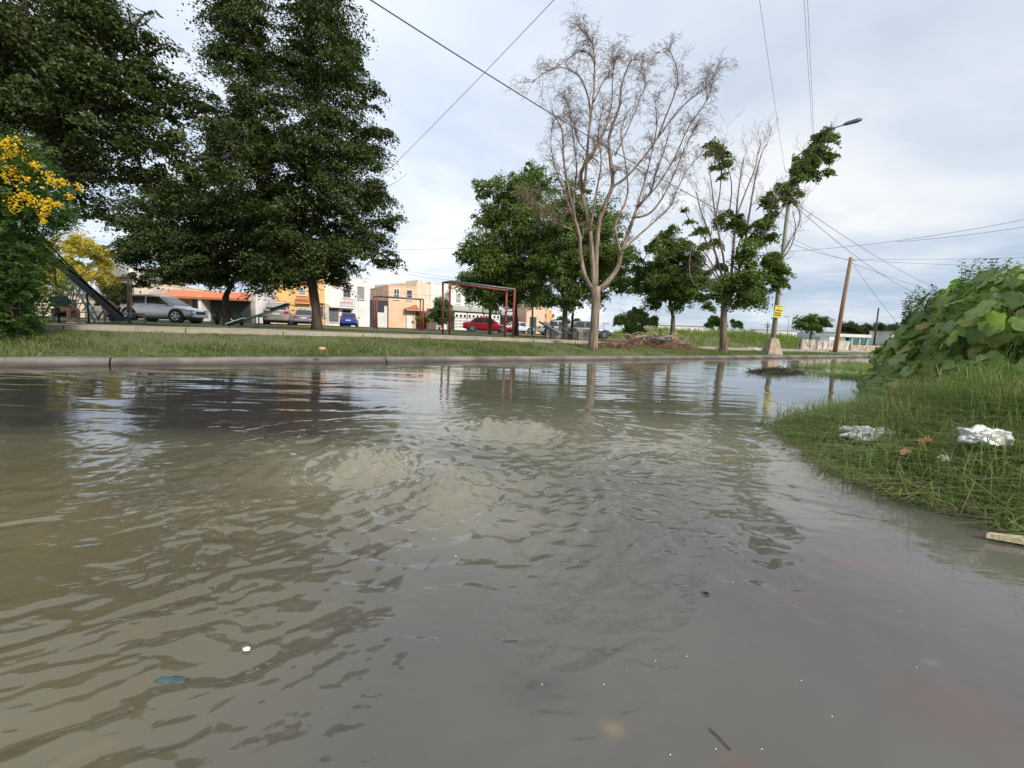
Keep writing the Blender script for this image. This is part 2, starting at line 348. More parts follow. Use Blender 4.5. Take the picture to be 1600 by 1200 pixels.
ii, jj = np.meshgrid(np.arange(nr - 1), np.arange(nc - 1), indexing='ij'); a = (ii * nc + jj).ravel()
Q = np.stack([a, a + 1, a + nc + 1, a + nc], 1)
wm, t, b = newmat('flood_water'); n_ = t.nodes.new; l_ = t.links.new
b.inputs['Roughness'].default_value = .02; b.inputs['IOR'].default_value = 1.5
tc_ = n_('ShaderNodeTexCoord')
nz = n_('ShaderNodeTexNoise'); nz.inputs['Scale'].default_value = 1.1; nz.inputs['Detail'].default_value = 4; l_(tc_.outputs['Object'], nz.inputs['Vector'])
rp = n_('ShaderNodeValToRGB'); l_(nz.outputs[0], rp.inputs[0]); e = rp.color_ramp.elements
e[0].position = .35; e[0].color = (.85, .85, .87, 1); e[1].position = .65; e[1].color = (1.1, 1.09, 1.05, 1)
va = n_('ShaderNodeVertexColor'); va.layer_name = 'water_tint'; mc = n_('ShaderNodeMix'); mc.data_type = 'RGBA'; mc.blend_type = 'MULTIPLY'; mc.inputs[0].default_value = 1; l_(va.outputs[0], mc.inputs[6]); l_(rp.outputs[0], mc.inputs[7])
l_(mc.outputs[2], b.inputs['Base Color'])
mp = n_('ShaderNodeMapping'); mp.inputs['Scale'].default_value = (1, 2.2, 1); l_(tc_.outputs['Object'], mp.inputs[0])
nb = n_('ShaderNodeTexNoise'); nb.inputs['Scale'].default_value = 9; nb.inputs['Detail'].default_value = 3; nb.inputs['Distortion'].default_value = 1.0; l_(mp.outputs[0], nb.inputs['Vector'])
nm = n_('ShaderNodeTexNoise'); nm.inputs['Scale'].default_value = .5; nm.inputs['Detail'].default_value = 2; l_(tc_.outputs['Object'], nm.inputs['Vector'])
mr = n_('ShaderNodeMapRange'); mr.inputs[1].default_value = .45; mr.inputs[2].default_value = .6; mr.inputs[3].default_value = .02; mr.inputs[4].default_value = .10
l_(nm.outputs[0], mr.inputs[0])
bp = n_('ShaderNodeBump'); bp.inputs['Distance'].default_value = .012; l_(mr.outputs[0], bp.inputs['Strength']); l_(nb.outputs[0], bp.inputs['Height']); l_(bp.outputs[0], b.inputs['Normal'])
wo_ = npmesh('water', V, Q, wm, smooth=True); tag(wo_, kind='structure')
def water_tint(x, y):                              # water colour by place: muddy plume at the upwelling, olive left, darker back left
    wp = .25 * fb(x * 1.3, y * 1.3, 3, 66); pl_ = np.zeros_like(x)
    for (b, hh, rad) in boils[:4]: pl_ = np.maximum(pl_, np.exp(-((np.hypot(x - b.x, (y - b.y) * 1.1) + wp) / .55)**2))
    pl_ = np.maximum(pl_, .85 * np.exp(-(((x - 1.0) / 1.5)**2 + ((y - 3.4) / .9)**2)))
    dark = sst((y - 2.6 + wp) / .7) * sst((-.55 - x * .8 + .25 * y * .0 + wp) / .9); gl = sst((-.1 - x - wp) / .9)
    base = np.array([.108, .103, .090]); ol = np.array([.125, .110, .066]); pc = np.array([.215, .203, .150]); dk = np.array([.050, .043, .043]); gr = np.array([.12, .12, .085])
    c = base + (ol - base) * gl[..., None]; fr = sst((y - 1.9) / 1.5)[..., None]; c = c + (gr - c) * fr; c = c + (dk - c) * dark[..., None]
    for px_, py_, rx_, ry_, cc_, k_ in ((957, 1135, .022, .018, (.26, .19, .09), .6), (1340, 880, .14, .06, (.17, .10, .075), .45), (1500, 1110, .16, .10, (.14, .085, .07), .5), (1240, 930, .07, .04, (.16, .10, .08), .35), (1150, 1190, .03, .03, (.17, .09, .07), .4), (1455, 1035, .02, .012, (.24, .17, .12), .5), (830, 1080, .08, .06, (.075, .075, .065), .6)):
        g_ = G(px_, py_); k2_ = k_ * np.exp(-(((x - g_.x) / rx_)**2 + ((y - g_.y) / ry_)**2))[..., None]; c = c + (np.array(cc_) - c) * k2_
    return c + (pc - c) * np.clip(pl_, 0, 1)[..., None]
cl_ = water_tint(Xg, np.abs(Yg)).reshape(-1, 3); at_ = wo_.data.color_attributes.new('water_tint', 'FLOAT_COLOR', 'POINT'); at_.data.foreach_set('color', np.concatenate([cl_, np.ones((len(cl_), 1))], 1).astype(np.float32).ravel())
# right-hand bank --------------------------------------------------------------
bankpoly = [G(*q) for q in [(1205, 662), (1250, 698), (1300, 736), (1350, 757), (1400, 775), (1460, 795), (1530, 815), (1600, 842)]]
bankpoly = [Vector((q.x, q.y, 0)) for q in bankpoly] + [Vector((2.6, 1.25, 0)), Vector((3.4, .6, 0)), Vector((14, .2, 0)), Vector((16, 12.5, 0)), Vector((9.2, 12.2, 0))]
bankpoly += [Vector((G(*q).x, G(*q).y, 0)) for q in [(1385, 578), (1362, 588), (1350, 610), (1345, 640), (1290, 648), (1240, 653)]]
vinepoly = [Vector(q + (0,)) for q in [(7.1, 8.5), (6.15, 7.1), (5.35, 5.9), (4.7, 5.0), (4.65, 4.2), (5.3, 3.7), (7, 3.3), (14, 3.0), (14, 9.5), (8, 9.5)]]
def sdist(x, y, poly):                      # positive inside
    x = np.asarray(x, float); y = np.asarray(y, float); d = np.full(x.shape, 1e9); ins = np.zeros(x.shape, bool)
    for i in range(len(poly)):
        a, b = poly[i], poly[(i + 1) % len(poly)]; ex, ey = b.x - a.x, b.y - a.y
        t = np.clip(((x - a.x) * ex + (y - a.y) * ey) / (ex * ex + ey * ey), 0, 1)
        d = np.minimum(d, np.hypot(x - a.x - t * ex, y - a.y - t * ey))
        c = ((a.y > y) != (b.y > y)) & (x < (b.x - a.x) * (y - a.y) / (b.y - a.y + 1e-12) + a.x); ins ^= c
    return np.where(ins, d, -d)
def BZ(x, y):
    d = sdist(x, y, bankpoly); z = -.03 + .40 * sst((d + .02) / 1.3) * (.8 + .9 * fb(np.asarray(x) * 1.5, np.asarray(y) * 1.5, 2, 70)) 
    dv = sdist(x, y, vinepoly)
    m_ = np.clip(dv / 1.15, 0, 1)**.40 * (1.20 + .7 * fb(np.asarray(x) * .9, np.asarray(y) * .9, 2, 80))
    return np.where(d < -.02, -.2 + d * .2, z) + np.where(dv > 0, m_, 0)
xs = np.arange(1.6, 15.5, .07); yy = np.arange(.2, 12.6, .07); Xb, Yb = np.meshgrid(xs, yy, indexing='ij')
Zb = BZ(Xb, Yb) - .01; V = np.stack([Xb, Yb, Zb], -1).reshape(-1, 3); nc = len(yy)
ii, jj = np.meshgrid(np.arange(len(xs) - 1), np.arange(nc - 1), indexing='ij'); a = (ii * nc + jj).ravel()
tag(npmesh('bank', V, np.stack([a, a + nc, a + nc + 1, a + 1], 1), pm('bank_soil', (.075, .065, .04), 1, .4, 6, 1, bd=.04), smooth=True), kind='structure')
# hills far away
hl = MB(); c0 = D(1390, 520, 2600)
pts = [(-900, 0), (-600, 14), (-330, 26), (-120, 52), (0, 66), (130, 60), (330, 74), (560, 96), (900, 60), (1500, 70), (2400, 0)]
hl.prism([(c0.x + a_, c0.y, b_) for a_, b_ in pts], (0, 900, 0))
tag(hl.build('hills', pm('hill_scrub', (.10, .15, .15), 1, .2, .01, 0)), kind='structure')
# ------------------------------------------------------------------ vegetation builders
def leaves(C_, Nn, size, aspect=.55, fold=.12, rng=R, dirs=None):
    n = len(C_); Nn = Nn / (np.linalg.norm(Nn, axis=1, keepdims=True) + 1e-9)
    if dirs is None: dirs = rng.normal(size=(n, 3))
    T_ = dirs - Nn * (dirs * Nn).sum(1, keepdims=True); T_ /= np.linalg.norm(T_, axis=1, keepdims=True) + 1e-9
    B_ = np.cross(Nn, T_); s = np.asarray(size).reshape(-1, 1) * np.ones((n, 1))
    base = C_ - T_ * s * .5; tip = C_ + T_ * s * .5 - Nn * s * fold; mid = C_ + T_ * s * .03
    l_ = mid + B_ * s * aspect * .5 + Nn * s * fold; r_ = mid - B_ * s * aspect * .5 + Nn * s * fold
    V = np.stack([base, r_, tip, l_], 1).reshape(-1, 3); Q = np.arange(4 * n).reshape(-1, 4); return V, Q
def cloud(clumps, total, size, flat=.55, sub=.34, hang=0, shell=.75, rng=R, upb=.9):
    """clumps: (Vector centre, radius). leaves gathered into flattened sprays."""
    vol = np.array([c[1]**2 for c in clumps]); vol = vol / vol.sum(); Cs, Ns = [], []
    for (c, rad), v in zip(clumps, vol):
        k = max(6, int(13.5 * (rad / .8)**1.5)); n = int(total * v); per = max(3, n // k)
        d = rng.normal(size=(k, 3)); d /= np.linalg.norm(d, axis=1, keepdims=True)
        rr_ = rad * (shell + (1 - shell) * rng.random((k, 1)) * 1.3) * rng.uniform(.35, 1.08, (k, 1))**.6
        sc = np.array(c) + d * rr_ * np.array([1, 1, .85])
        sr = sub * (rad**.5) * rng.uniform(.4, 1.35, (k, 1))
        hol = fb(sc[:, 0] * .8 + sc[:, 2] * .5, sc[:, 2] * .9 + sc[:, 1] * .7, 2, 19) > -.30; sc, sr, d = sc[hol], sr[hol], d[hol]; k = len(sc)
        if not k: continue
        p = np.repeat(sc, per, 0); q = np.clip(rng.normal(size=(k * per, 3)), -1.75, 1.75) * .5 * np.repeat(sr, per, 0)
        q[:, 2] *= flat; ax = np.repeat(d, per, 0); L1 = (q * ax).sum(1, keepdims=True); q = q + ax * L1 * .6
        q[:, 2] -= (q[:, 0]**2 + q[:, 1]**2) * .35 / np.maximum(np.repeat(sr, per, 0)[:, 0], .05)
        Cs.append(p + q); nn = rng.normal(size=(k * per, 3)) * .55 + ax * .55; nn[:, 2] += upb; Ns.append(nn)
    C_ = np.concatenate(Cs); N_ = np.concatenate(Ns)
    return leaves(C_, N_, size * rng.uniform(.65, 1.3, len(C_)))
def limb(mb, a, b, r0_, r1_, bend=.12, n=6, seg=6, sag=0, rng=random):
    a, b = Vector(a), Vector(b); L_ = (b - a).length; o1 = Vector((rng.uniform(-1, 1), rng.uniform(-1, 1), rng.uniform(-.4, 1))) * L_ * bend
    pts = []; rs = []
    for i in range(seg + 1):
        t = i / seg; pts.append(a.lerp(b, t) + o1 * math.sin(math.pi * t) + Vector((0, 0, -sag * math.sin(math.pi * t)))); rs.append(r0_ + (r1_ - r0_) * t)
    mb.tube(pts, rs, n); return pts
def tree(name, label, base, px_clumps, dep, nleaf, size, leafm, barkm, trunk_r, fork, spread=1.0, depth_r=1.0, flat=.55, sub=.34, shell=.7, twigs=0, extra=None, upb=.9, group='trees of the park', cat='tree', grow=1.0):
    rng = random.Random(hash(label) % 1000 if False else len(label) * 31 + len(px_clumps)); t = thing(name, label, cat, base, group=group)
    cl = []
    for c in px_clumps:
        x, y, r = c[:3]; dd = c[3] if len(c) > 3 else 0
        rw = r * (dep) / F; rows = 1 if rw < .9 or len(c) > 3 else 2
        for k in range(rows):
            off = dd if rows == 1 else (-rw * .55 * depth_r if k == 0 else rw * .75 * depth_r)
            off += rng.uniform(-.25, .25) * rw
            cl.append((D(x, y, dep + off * spread), rw * rng.uniform(.88, 1.06) * grow))
    V, Q = cloud(cl, nleaf, size, flat, sub, 0, shell, np.random.default_rng(len(label) + len(cl)), upb)
    npmesh('crown', V, Q, leafm, t)
    mb = MB(); mb.rough = 1.0; fk = D(fork[0], fork[1], dep); b = Vector(base) - Vector((0, 0, .15))
    pts = []; rs = []
    for i in range(9):
        s_ = i / 8; p_ = b.lerp(fk, s_) + Vector((math.sin(s_ * 5 + 1) * trunk_r * .18, 0, 0)) * (s_ * (1 - s_) * 4)
        pts.append(p_); rs.append(trunk_r * (1 - .28 * s_) * (1.35 if i == 0 else 1.12 if i == 1 else 1))
    mb.tube(pts, rs, 10)
    hub = [fk]
    big = sorted(cl, key=lambda c: -c[1])
    for c, rad in big:
        h = min(hub, key=lambda q: (q - c).length + .25 * (q - fk).length * 0)
        r_ = max(.03, trunk_r * (.62 if h is fk else .19))
        ps = limb(mb, h, c, r_, r_ * .35, .10, 6, 6, rng=rng); hub.append(ps[3]); hub.append(ps[-1])
        for _ in range(4):
            q = c + Vector((rng.gauss(0, 1), rng.gauss(0, 1), rng.gauss(.2, .8))) * rad * .55
            limb(mb, ps[-2] if _ % 2 else ps[-1], q, r_ * .35, .006, .1, 4, 4, rng=rng)
    mb.build('trunk', barkm, t, smooth=True, world=True); return t
def blades(pts, hgt, wid, lean, mat, name, rng=R, parent=None, dirs=None, curl=.6):
    n = len(pts); h = np.asarray(hgt).reshape(-1, 1) * np.ones((n, 1)); w_ = np.asarray(wid).reshape(-1, 1) * np.ones((n, 1))
    a = rng.uniform(0, 2 * math.pi, n); side = np.stack([np.cos(a), np.sin(a), np.zeros(n)], 1)
    b = rng.uniform(0, 2 * math.pi, n); ld = np.stack([np.cos(b), np.sin(b), np.zeros(n)], 1) * (lean * rng.uniform(.2, 1.6, (n, 1)))
    if dirs is not None: ld = ld + dirs
    upv = np.array([0, 0, 1.0]); p0 = pts; 
    nz_ = 1 / np.sqrt(1 + (ld**2).sum(1, keepdims=True))
    p1 = pts + (upv + ld * .5) * h * .55 * nz_; p2 = pts + (upv * (1 - curl * .5) + ld * (1 + curl)) * h * nz_
    V = np.stack([p0 - side * w_ * .5, p0 + side * w_ * .5, p1 - side * w_ * .42, p1 + side * w_ * .42, p2 - side * w_ * .08, p2 + side * w_ * .08], 1).reshape(-1, 3)
    i = np.arange(n)[:, None] * 6; Q = np.concatenate([i + np.array([0, 1, 3, 2]), i + np.array([2, 3, 5, 4])], 0)
    return npmesh(name, V, Q, mat, parent)
STRAWV = leafmat('tuft_blade', [(.14, .19, .06), (.20, .24, .09), (.28, .28, .14), (.11, .16, .05)], .35, .6, .3)
def scatter(n, w0, w1, s0, s1, dens=None):
    w_ = R.uniform(w0, w1, n); s_ = R.uniform(s0, s1, n); x = K0.x + ku.x * w_ + kn.x * s_; y = K0.y + ku.y * w_ + kn.y * s_
    if dens is not None:
        k = R.random(n) < dens(x, y, w_, s_); x, y, w_, s_ = x[k], y[k], w_[k], s_[k]
    return x, y, w_, s_
def vd(x, y, w_, s_):
    d = .55 + .9 * fb(x * .6, y * .6, 2, 90); px = x / y * F + 800
    bare = 1.3 * np.exp(-((px - 660) / 75)**2) * (s_ < 1.7) + np.exp(-((px - 1010) / 95)**2) * (s_ > .5) * 1.0 + sst((fb(x * .7, y * .7, 3, 31) - .22) / .15)
    return np.clip(d, .12, 1) * (1 - .85 * np.clip(bare, 0, 1)) * np.where((s_ > S0 - .15) & (s_ < S1 + .05), 0, 1)
x, y, w_, s_ = scatter(150000, -8, 32, .2, 3.25, vd)
hh = (.07 + .20 * np.clip(.45 + 1.1 * fb(x * .9, y * .9, 2, 95), 0, 1.2)) * np.interp(s_, [0, 1.8, 2.5, 3.2], [1, 1, .6, .3]) * np.interp(x, [-9, 0, 6, 14], [.95, .95, .75, .55]) * np.where(s_ < .8, .75, 1) * R.uniform(.5, 1.3, len(x))
pz = np.stack([x, y, TZ(x, y) - .01], 1)
o = blades(pz, hh, .011 + .006 * R.random(len(x)), .75, GRASS, 'verge_grass'); tag(o, 'green and straw grass on the verge between kerb and path', 'grass', kind='stuff')
x, y, w_, s_ = scatter(30000, -8, 32, .25, 2.9, lambda x, y, w_, s_: (fb(x * 1.3, y * 1.3, 2, 77) > .14) * .9 * np.where(x / y * F + 800 > 850, .25, 1))
o = blades(np.stack([x, y, TZ(x, y) - .01], 1), R.uniform(.15, .36, len(x)) * np.interp(s_, [0, 2, 3], [1, .85, .4]), .012, 1.1, STRAWV, 'verge_tufts', curl=1.1); tag(o, 'taller arching tufts of pale grass on the verge', 'grass', kind='stuff')
x, y, w_, s_ = scatter(90000, -10, 45, 5.0, 16, lambda x, y, w_, s_: np.clip(.6 + fb(x * .4, y * .4, 2, 97), .1, 1) * (y < 30))
o = blades(np.stack([x, y, TZ(x, y) - .01], 1), R.uniform(.03, .09, len(x)), .016, .5, LAWN, 'lawn'); tag(o, 'short mown park lawn behind the path', 'lawn', kind='stuff')
n = 110000; x = R.uniform(3, 60, n); y = R.uniform(20, 62, n); w_, s_ = WS(x, y)
fm = sst((x - 4.5 - .12 * y) / 3) * sst((s_ - 6.0) / 1.5) * (x / y * F + 800 < 1420); k = R.random(n) < fm * np.clip(.7 + fb(x * .2, y * .2, 2, 98), .15, 1)
x, y, s_ = x[k], y[k], s_[k]; hh = np.interp(s_, [6, 8, 13], [.2, .5, .8]) * R.uniform(.5, 1.4, len(x)) * np.clip(1 + 1.1 * fb(x * .25, y * .25, 2, 99), .4, 1.6)
hh *= np.where(x / y * F + 800 > 1245, .45, 1)
o = blades(np.stack([x, y, TZ(x, y) - .02], 1), hh, .045, .4, WEED, 'tall_field_grass'); tag(o, 'tall light green weeds across the vacant field', 'weeds', kind='stuff')
n = 60000; x = R.uniform(-60, 260, n); y = R.uniform(62, 240, n); k = (x > .15 * y - 2) & (x / y < .95); x, y = x[k], y[k]
o = blades(np.stack([x, y, TZ(x, y)], 1), R.uniform(.3, .9, len(x)), .16, .4, WEED, 'far_field_grass'); tag(o, 'distant rough grass at the far side of the field', 'grass', kind='stuff')
# ------------------------------------------------------------------ trees
def bT(px, dep): return T(px, dep)
tree('shade_tree', 'huge dark tree overhanging the top left corner', bT(15, 11.5),
     [(30, 20, 110), (140, 20, 75), (60, 120, 110), (175, 90, 70), (232, 88, 34), (60, 210, 95), (165, 170, 70), (245, 150, 48), (300, 160, 34), (345, 195, 34), (385, 225, 24), (105, 270, 62), (185, 250, 46), (250, 225, 40), (300, 250, 40), (345, 250, 28), (128, 318, 34), (155, 330, 22), (228, 20, 16), (-80, 60, 130), (-90, 220, 120), (250, 300, 36), (310, 300, 30), (262, 75, 10), (208, 40, 30)],
     11.5, 150000, .10, LEAFD, BARKD, .28, (20, 380), grow=1.06, sub=.36, shell=.62, depth_r=.9, flat=.34)
tree('shade_tree', 'tallest tree with two-lobed crown and single trunk left of centre', bT(496, 20),
     [(372, 20, 44), (350, 75, 32), (402, 75, 42), (500, 30, 48), (540, 90, 36), (470, 95, 46), (395, 140, 52), (500, 150, 62), (565, 150, 30), (590, 200, 20), (390, 215, 58), (480, 230, 66), (560, 225, 44), (598, 265, 18), (400, 285, 56), (500, 300, 68), (570, 300, 40), (605, 345, 26), (450, 350, 62), (545, 365, 52), (500, 400, 52), (590, 395, 30), (614, 408, 16), (430, 405, 46), (570, 415, 20), (345, 230, 34), (455, 430, 24), (520, 425, 30), (505, -10, 40), (368, -20, 40)],
     20, 210000, .125, LEAFD, BARKD, .21, (486, 405), grow=.96, sub=.44, shell=.62, flat=.36)
tree('shade_tree', 'broad low dark tree with layered crown above the orange tiled roof', bT(355, 24),
     [(265, 310, 38), (230, 345, 40), (300, 345, 56), (370, 340, 60), (205, 392, 26), (262, 395, 46), (335, 395, 56), (415, 385, 54), (190, 398, 14), (222, 432, 22), (290, 425, 32), (345, 425, 32), (400, 425, 34), (450, 425, 32), (300, 300, 36), (190, 345, 14), (268, 290, 20)],
     24, 105000, .15, LEAFD, BARKD, .22, (353, 462), sub=.48, flat=.28, shell=.66)
tree('shade_tree', 'small rounded tree behind the near play frame at the red car', bT(765, 31),
     [(742, 392, 24), (722, 400, 11), (775, 415, 38), (745, 440, 28), (790, 452, 30), (730, 460, 17), (765, 465, 24)],
     31, 30000, .16, LEAFM, BARK, .14, (766, 488), shell=.66, grow=1.2)
tree('shade_tree', 'leafy tree with ragged top directly left of the bare tree', bT(806, 30),
     [(752, 298, 13), (748, 284, 8), (768, 335, 24), (790, 300, 26), (832, 262, 13), (826, 285, 26), (790, 365, 42), (838, 345, 44), (800, 410, 44), (850, 400, 42), (822, 445, 34), (812, 318, 34), (858, 290, 16), (765, 300, 14)],
     30, 72000, .16, LEAFM, BARKD, .20, (805, 470), shell=.64, grow=1.22)
tree('shade_tree', 'dense tree directly behind the bare tree trunk', bT(884, 26),
     [(900, 300, 22), (885, 335, 32), (930, 345, 34), (880, 385, 42), (935, 395, 42), (860, 430, 34), (910, 435, 38), (955, 420, 34), (880, 465, 24), (938, 460, 22), (972, 395, 18), (965, 448, 18), (845, 460, 22), (915, 385, 40)],
     26, 75000, .15, LEAFM, BARK, .20, (883, 485), shell=.66, grow=1.15)
tree('young_tree', 'slender dark stemmed tree right of the dense tree trunk', bT(894, 29),
     [(897, 470, 14), (905, 455, 16), (890, 460, 12)], 29, 5000, .15, LEAFM, BARKD, .10, (895, 492), shell=.6)
tree('shade_tree', 'airy green tree with forked trunk behind the brush pile', bT(1052, 24),
     [(1042, 368, 16), (1018, 388, 16), (1058, 388, 22), (1005, 410, 20), (1040, 412, 28), (1080, 412, 22), (1000, 440, 19), (1035, 445, 26), (1075, 445, 26), (1102, 440, 16), (1025, 470, 15), (1060, 468, 18), (1095, 468, 14), (1108, 478, 9), (985, 440, 8), (1078, 345, 5), (1070, 328, 4), (1088, 362, 6)],
     24, 46000, .15, LEAFM, BARKP, .15, (1052, 497), shell=.6, sub=.34, grow=1.2)
# half dead tree hung with creeper, reaching over the lamp
HT = tree('half_dead_tree', 'half dead tree with creeper climbing over the street lamp', bT(1134, 19.5),
     [(1150, 395, 26), (1190, 372, 15), (1118, 425, 26), (1160, 430, 32), (1200, 425, 20), (1132, 462, 17), (1172, 462, 18), (1216, 452, 8), (1160, 355, 18), (1148, 340, 11), (1195, 345, 10), (1212, 330, 9), (1205, 310, 9), (1228, 312, 9), (1222, 295, 8), (1235, 300, 6), (1250, 300, 5), (1246, 275, 12), (1258, 262, 12), (1268, 268, 11), (1250, 250, 8), (1275, 250, 9), (1292, 268, 6), (1288, 240, 8), (1300, 241, 7), (1273, 232, 8), (1280, 220, 8), (1290, 210, 8), (1302, 213, 5), (1110, 226, 5), (1108, 240, 4), (1126, 228, 7), (1127, 242, 7), (1115, 262, 4), (1130, 258, 6), (1128, 275, 4), (1200, 400, 12), (1105, 380, 12), (1095, 355, 7), (1125, 345, 8), (1225, 440, 6), (1188, 400, 14)],
     19.5, 90000, .12, LEAFM, BARKP, .17, (1131, 478), shell=.55, sub=.36, spread=.4, grow=1.35)
def twigtree(mb, pl, dep, r0_, r1_, rng, kids=9, klen=1.6, droop=.5, lvl=0, doff=0.0):
    n = len(pl); pts = [D(x, y, dep + doff * (i / max(1, n - 1))) for i, (x, y) in enumerate(pl)]
    rs = [r0_ + (r1_ - r0_) * (i / (n - 1)) for i in range(n)]; sm = []; sr = []
    for i in range(n - 1):
        p0 = pts[max(i - 1, 0)]; p1 = pts[i]; p2 = pts[i + 1]; p3 = pts[min(i + 2, n - 1)]
        for k in range(3):
            t = k / 3; q = .5 * ((2 * p1) + (p2 - p0) * t + (2 * p0 - 5 * p1 + 4 * p2 - p3) * t * t + (-p0 + 3 * p1 - 3 * p2 + p3) * t**3)
            sm.append(q); sr.append(rs[i] + (rs[i + 1] - rs[i]) * t)
    sm.append(pts[-1]); sr.append(rs[-1]); mb.tube(sm, sr, 7)
    def grow(p, d, L_, r, lv):
        ps = [p]; st = L_ / 7; d = d.normalized(); q = p
        for k in range(7):
            d = (d + Vector((rng.gauss(0, .17), rng.gauss(0, .17), rng.gauss(0, .12) + (.16 if k < 3 else -droop * .30)))).normalized(); q = q + d * st; ps.append(q)
            if lv < 2 and k > 0 and rng.random() < (.85 if lv == 0 else .6):
                sd = (d + Vector((rng.gauss(0, .7), rng.gauss(0, .7), rng.gauss(.1, .4)))).normalized()
                grow(q, sd, L_ * rng.uniform(.32, .6), r * .6, lv + 1)
        mb.tube(ps, [max(.0028, r * (1 - .8 * i / 7)) for i in range(8)], 4 if lv else 5, cap=False)
    tot = len(sm)
    for _ in range(kids):
        i = int(tot * rng.uniform(.28, .98)); i = min(i, tot - 2); d = (sm[i + 1] - sm[i]).normalized()
        d = (d * 1.2 + Vector((rng.gauss(0, .75), rng.gauss(0, .75), rng.uniform(0, .6)))).normalized()
        grow(sm[i], d, klen * rng.uniform(.5, 1.15), max(.0075, sr[i] * .30), 0)
rg = random.Random(11); DT = thing('dead_tree', 'tall bare grey-brown dead tree in the middle of the verge', 'tree', bT(928, 15), group='trees of the park')
mb = MB(); mb.rough = 1.0; bs = Vector(DT.location) - Vector((0, 0, .2))
tp = [bs, bs + Vector((0, 0, .35))] + [D(x_, y_, 15) for x_, y_ in [(929, 515), (930, 490), (931, 465), (930, 448)]]
mb.tube(tp, [.21, .165, .15, .14, .145, .16], 12)
MAIN = [([(929, 458), (914, 432), (907, 405), (905, 370), (897, 345), (890, 310), (882, 270), (878, 235), (877, 200), (868, 180), (860, 165)], .10, .012, -.6),
 ([(929, 452), (925, 400), (921, 355), (910, 305), (907, 268), (925, 240), (940, 208), (948, 190), (957, 150), (958, 110), (962, 80)], .11, .012, .3),
 ([(931, 448), (932, 390), (938, 340), (958, 290), (955, 250), (952, 215), (958, 190), (970, 155), (972, 125), (980, 100), (990, 80), (1012, 84)], .11, .012, .8),
 ([(912, 300), (916, 255), (918, 220), (922, 175), (920, 150), (912, 122), (900, 104), (875, 93), (845, 103), (828, 120)], .06, .01, -.5),
 ([(921, 190), (926, 150), (929, 110), (926, 78), (910, 66), (885, 78), (870, 92)], .045, .008, .4),
 ([(928, 112), (929, 80), (925, 55), (915, 38), (905, 28)], .03, .007, .2),
 ([(928, 150), (942, 118), (955, 100), (962, 78)], .03, .007, .3), ([(962, 240), (985, 190), (1000, 150), (1012, 120), (1000, 95)], .03, .007, .9),
 ([(931, 456), (950, 440), (967, 417), (972, 395), (985, 360), (993, 338), (1000, 322), (1020, 300), (1028, 268), (1042, 230), (1052, 195)], .12, .014, .5),
 ([(940, 330), (957, 294), (975, 280), (990, 265), (1010, 240), (1035, 205), (1060, 170), (1085, 145), (1108, 128), (1125, 100)], .06, .012, -.7),
 ([(1030, 212), (1048, 165), (1060, 132), (1064, 105), (1056, 76), (1045, 62), (1032, 68)], .035, .008, .5),
 ([(972, 398), (963, 362), (964, 345), (978, 318), (983, 290), (977, 240), (972, 200), (985, 160)], .06, .01, .9),
 ([(993, 340), (1015, 335), (1033, 318), (1050, 288), (1068, 245), (1082, 212), (1095, 190)], .05, .01, -.3),
 ([(974, 392), (1000, 368), (1025, 347), (1052, 322), (1062, 298), (1080, 262), (1100, 240)], .045, .01, .8),
 ([(906, 368), (890, 358), (870, 350), (850, 342), (832, 326), (820, 313)], .035, .008, -.9),
 ([(897, 350), (880, 300), (865, 260), (858, 215), (862, 180)], .035, .008, .8), ([(922, 360), (932, 300), (940, 250), (935, 200), (945, 150)], .05, .009, -.9),
 ([(985, 360), (1005, 300), (1018, 250), (1030, 190), (1025, 140)], .045, .009, .3), ([(905, 380), (895, 320), (900, 260), (893, 200), (885, 150)], .05, .009, .6),
 ([(1000, 322), (1030, 290), (1060, 240), (1082, 190), (1110, 150), (1120, 120)], .04, .008, -.9), ([(935, 250), (905, 220), (890, 170), (880, 140)], .03, .008, .2)]
for pl, a_, b_, do in MAIN: twigtree(mb, [(930 + (x_ - 930) * .965, y_ if y_ > 300 else 300 - (300 - y_) * .94) for x_, y_ in pl], 15, a_ * .80, b_ * .7, rg, kids=30, klen=.68, droop=1.3, doff=do)
mb.build('trunk', BARKT, DT, smooth=True, world=True)
mb = MB(); rg = random.Random(5)
FAN = [([(1140, 470), (1125, 420), (1110, 370), (1095, 330), (1088, 300)], .06, .3), ([(1135, 460), (1130, 400), (1118, 340), (1112, 290), (1108, 262)], .05, -.4), ([(1140, 465), (1145, 400), (1150, 340), (1155, 290), (1162, 245)], .07, .2),
 ([(1142, 460), (1160, 400), (1170, 340), (1178, 290), (1190, 240), (1200, 225)], .06, .5), ([(1142, 465), (1170, 410), (1195, 360), (1205, 320), (1222, 290), (1245, 275)], .06, -.3), ([(1145, 468), (1185, 440), (1220, 400), (1235, 375), (1250, 345), (1245, 318)], .05, .3),
 ([(1150, 462), (1195, 430), (1230, 395), (1243, 360), (1238, 330)], .04, -.5), ([(1130, 455), (1110, 420), (1085, 400), (1070, 395)], .035, .2), ([(1130, 448), (1105, 400), (1082, 385), (1078, 430), (1095, 455)], .03, -.6), ([(1150, 340), (1165, 300), (1180, 262), (1185, 235)], .035, 0), ([(1205, 320), (1240, 290), (1262, 255), (1285, 220)], .03, -.2), ([(1118, 340), (1125, 300), (1127, 260), (1126, 230)], .03, 0)]
for pl, a_, do in FAN: twigtree(mb, pl, 19.5, a_, .012, rg, kids=10, klen=1.0, droop=.2, doff=do)
o = mb.build('bare_branches', TWIG, HT, smooth=True, world=True)
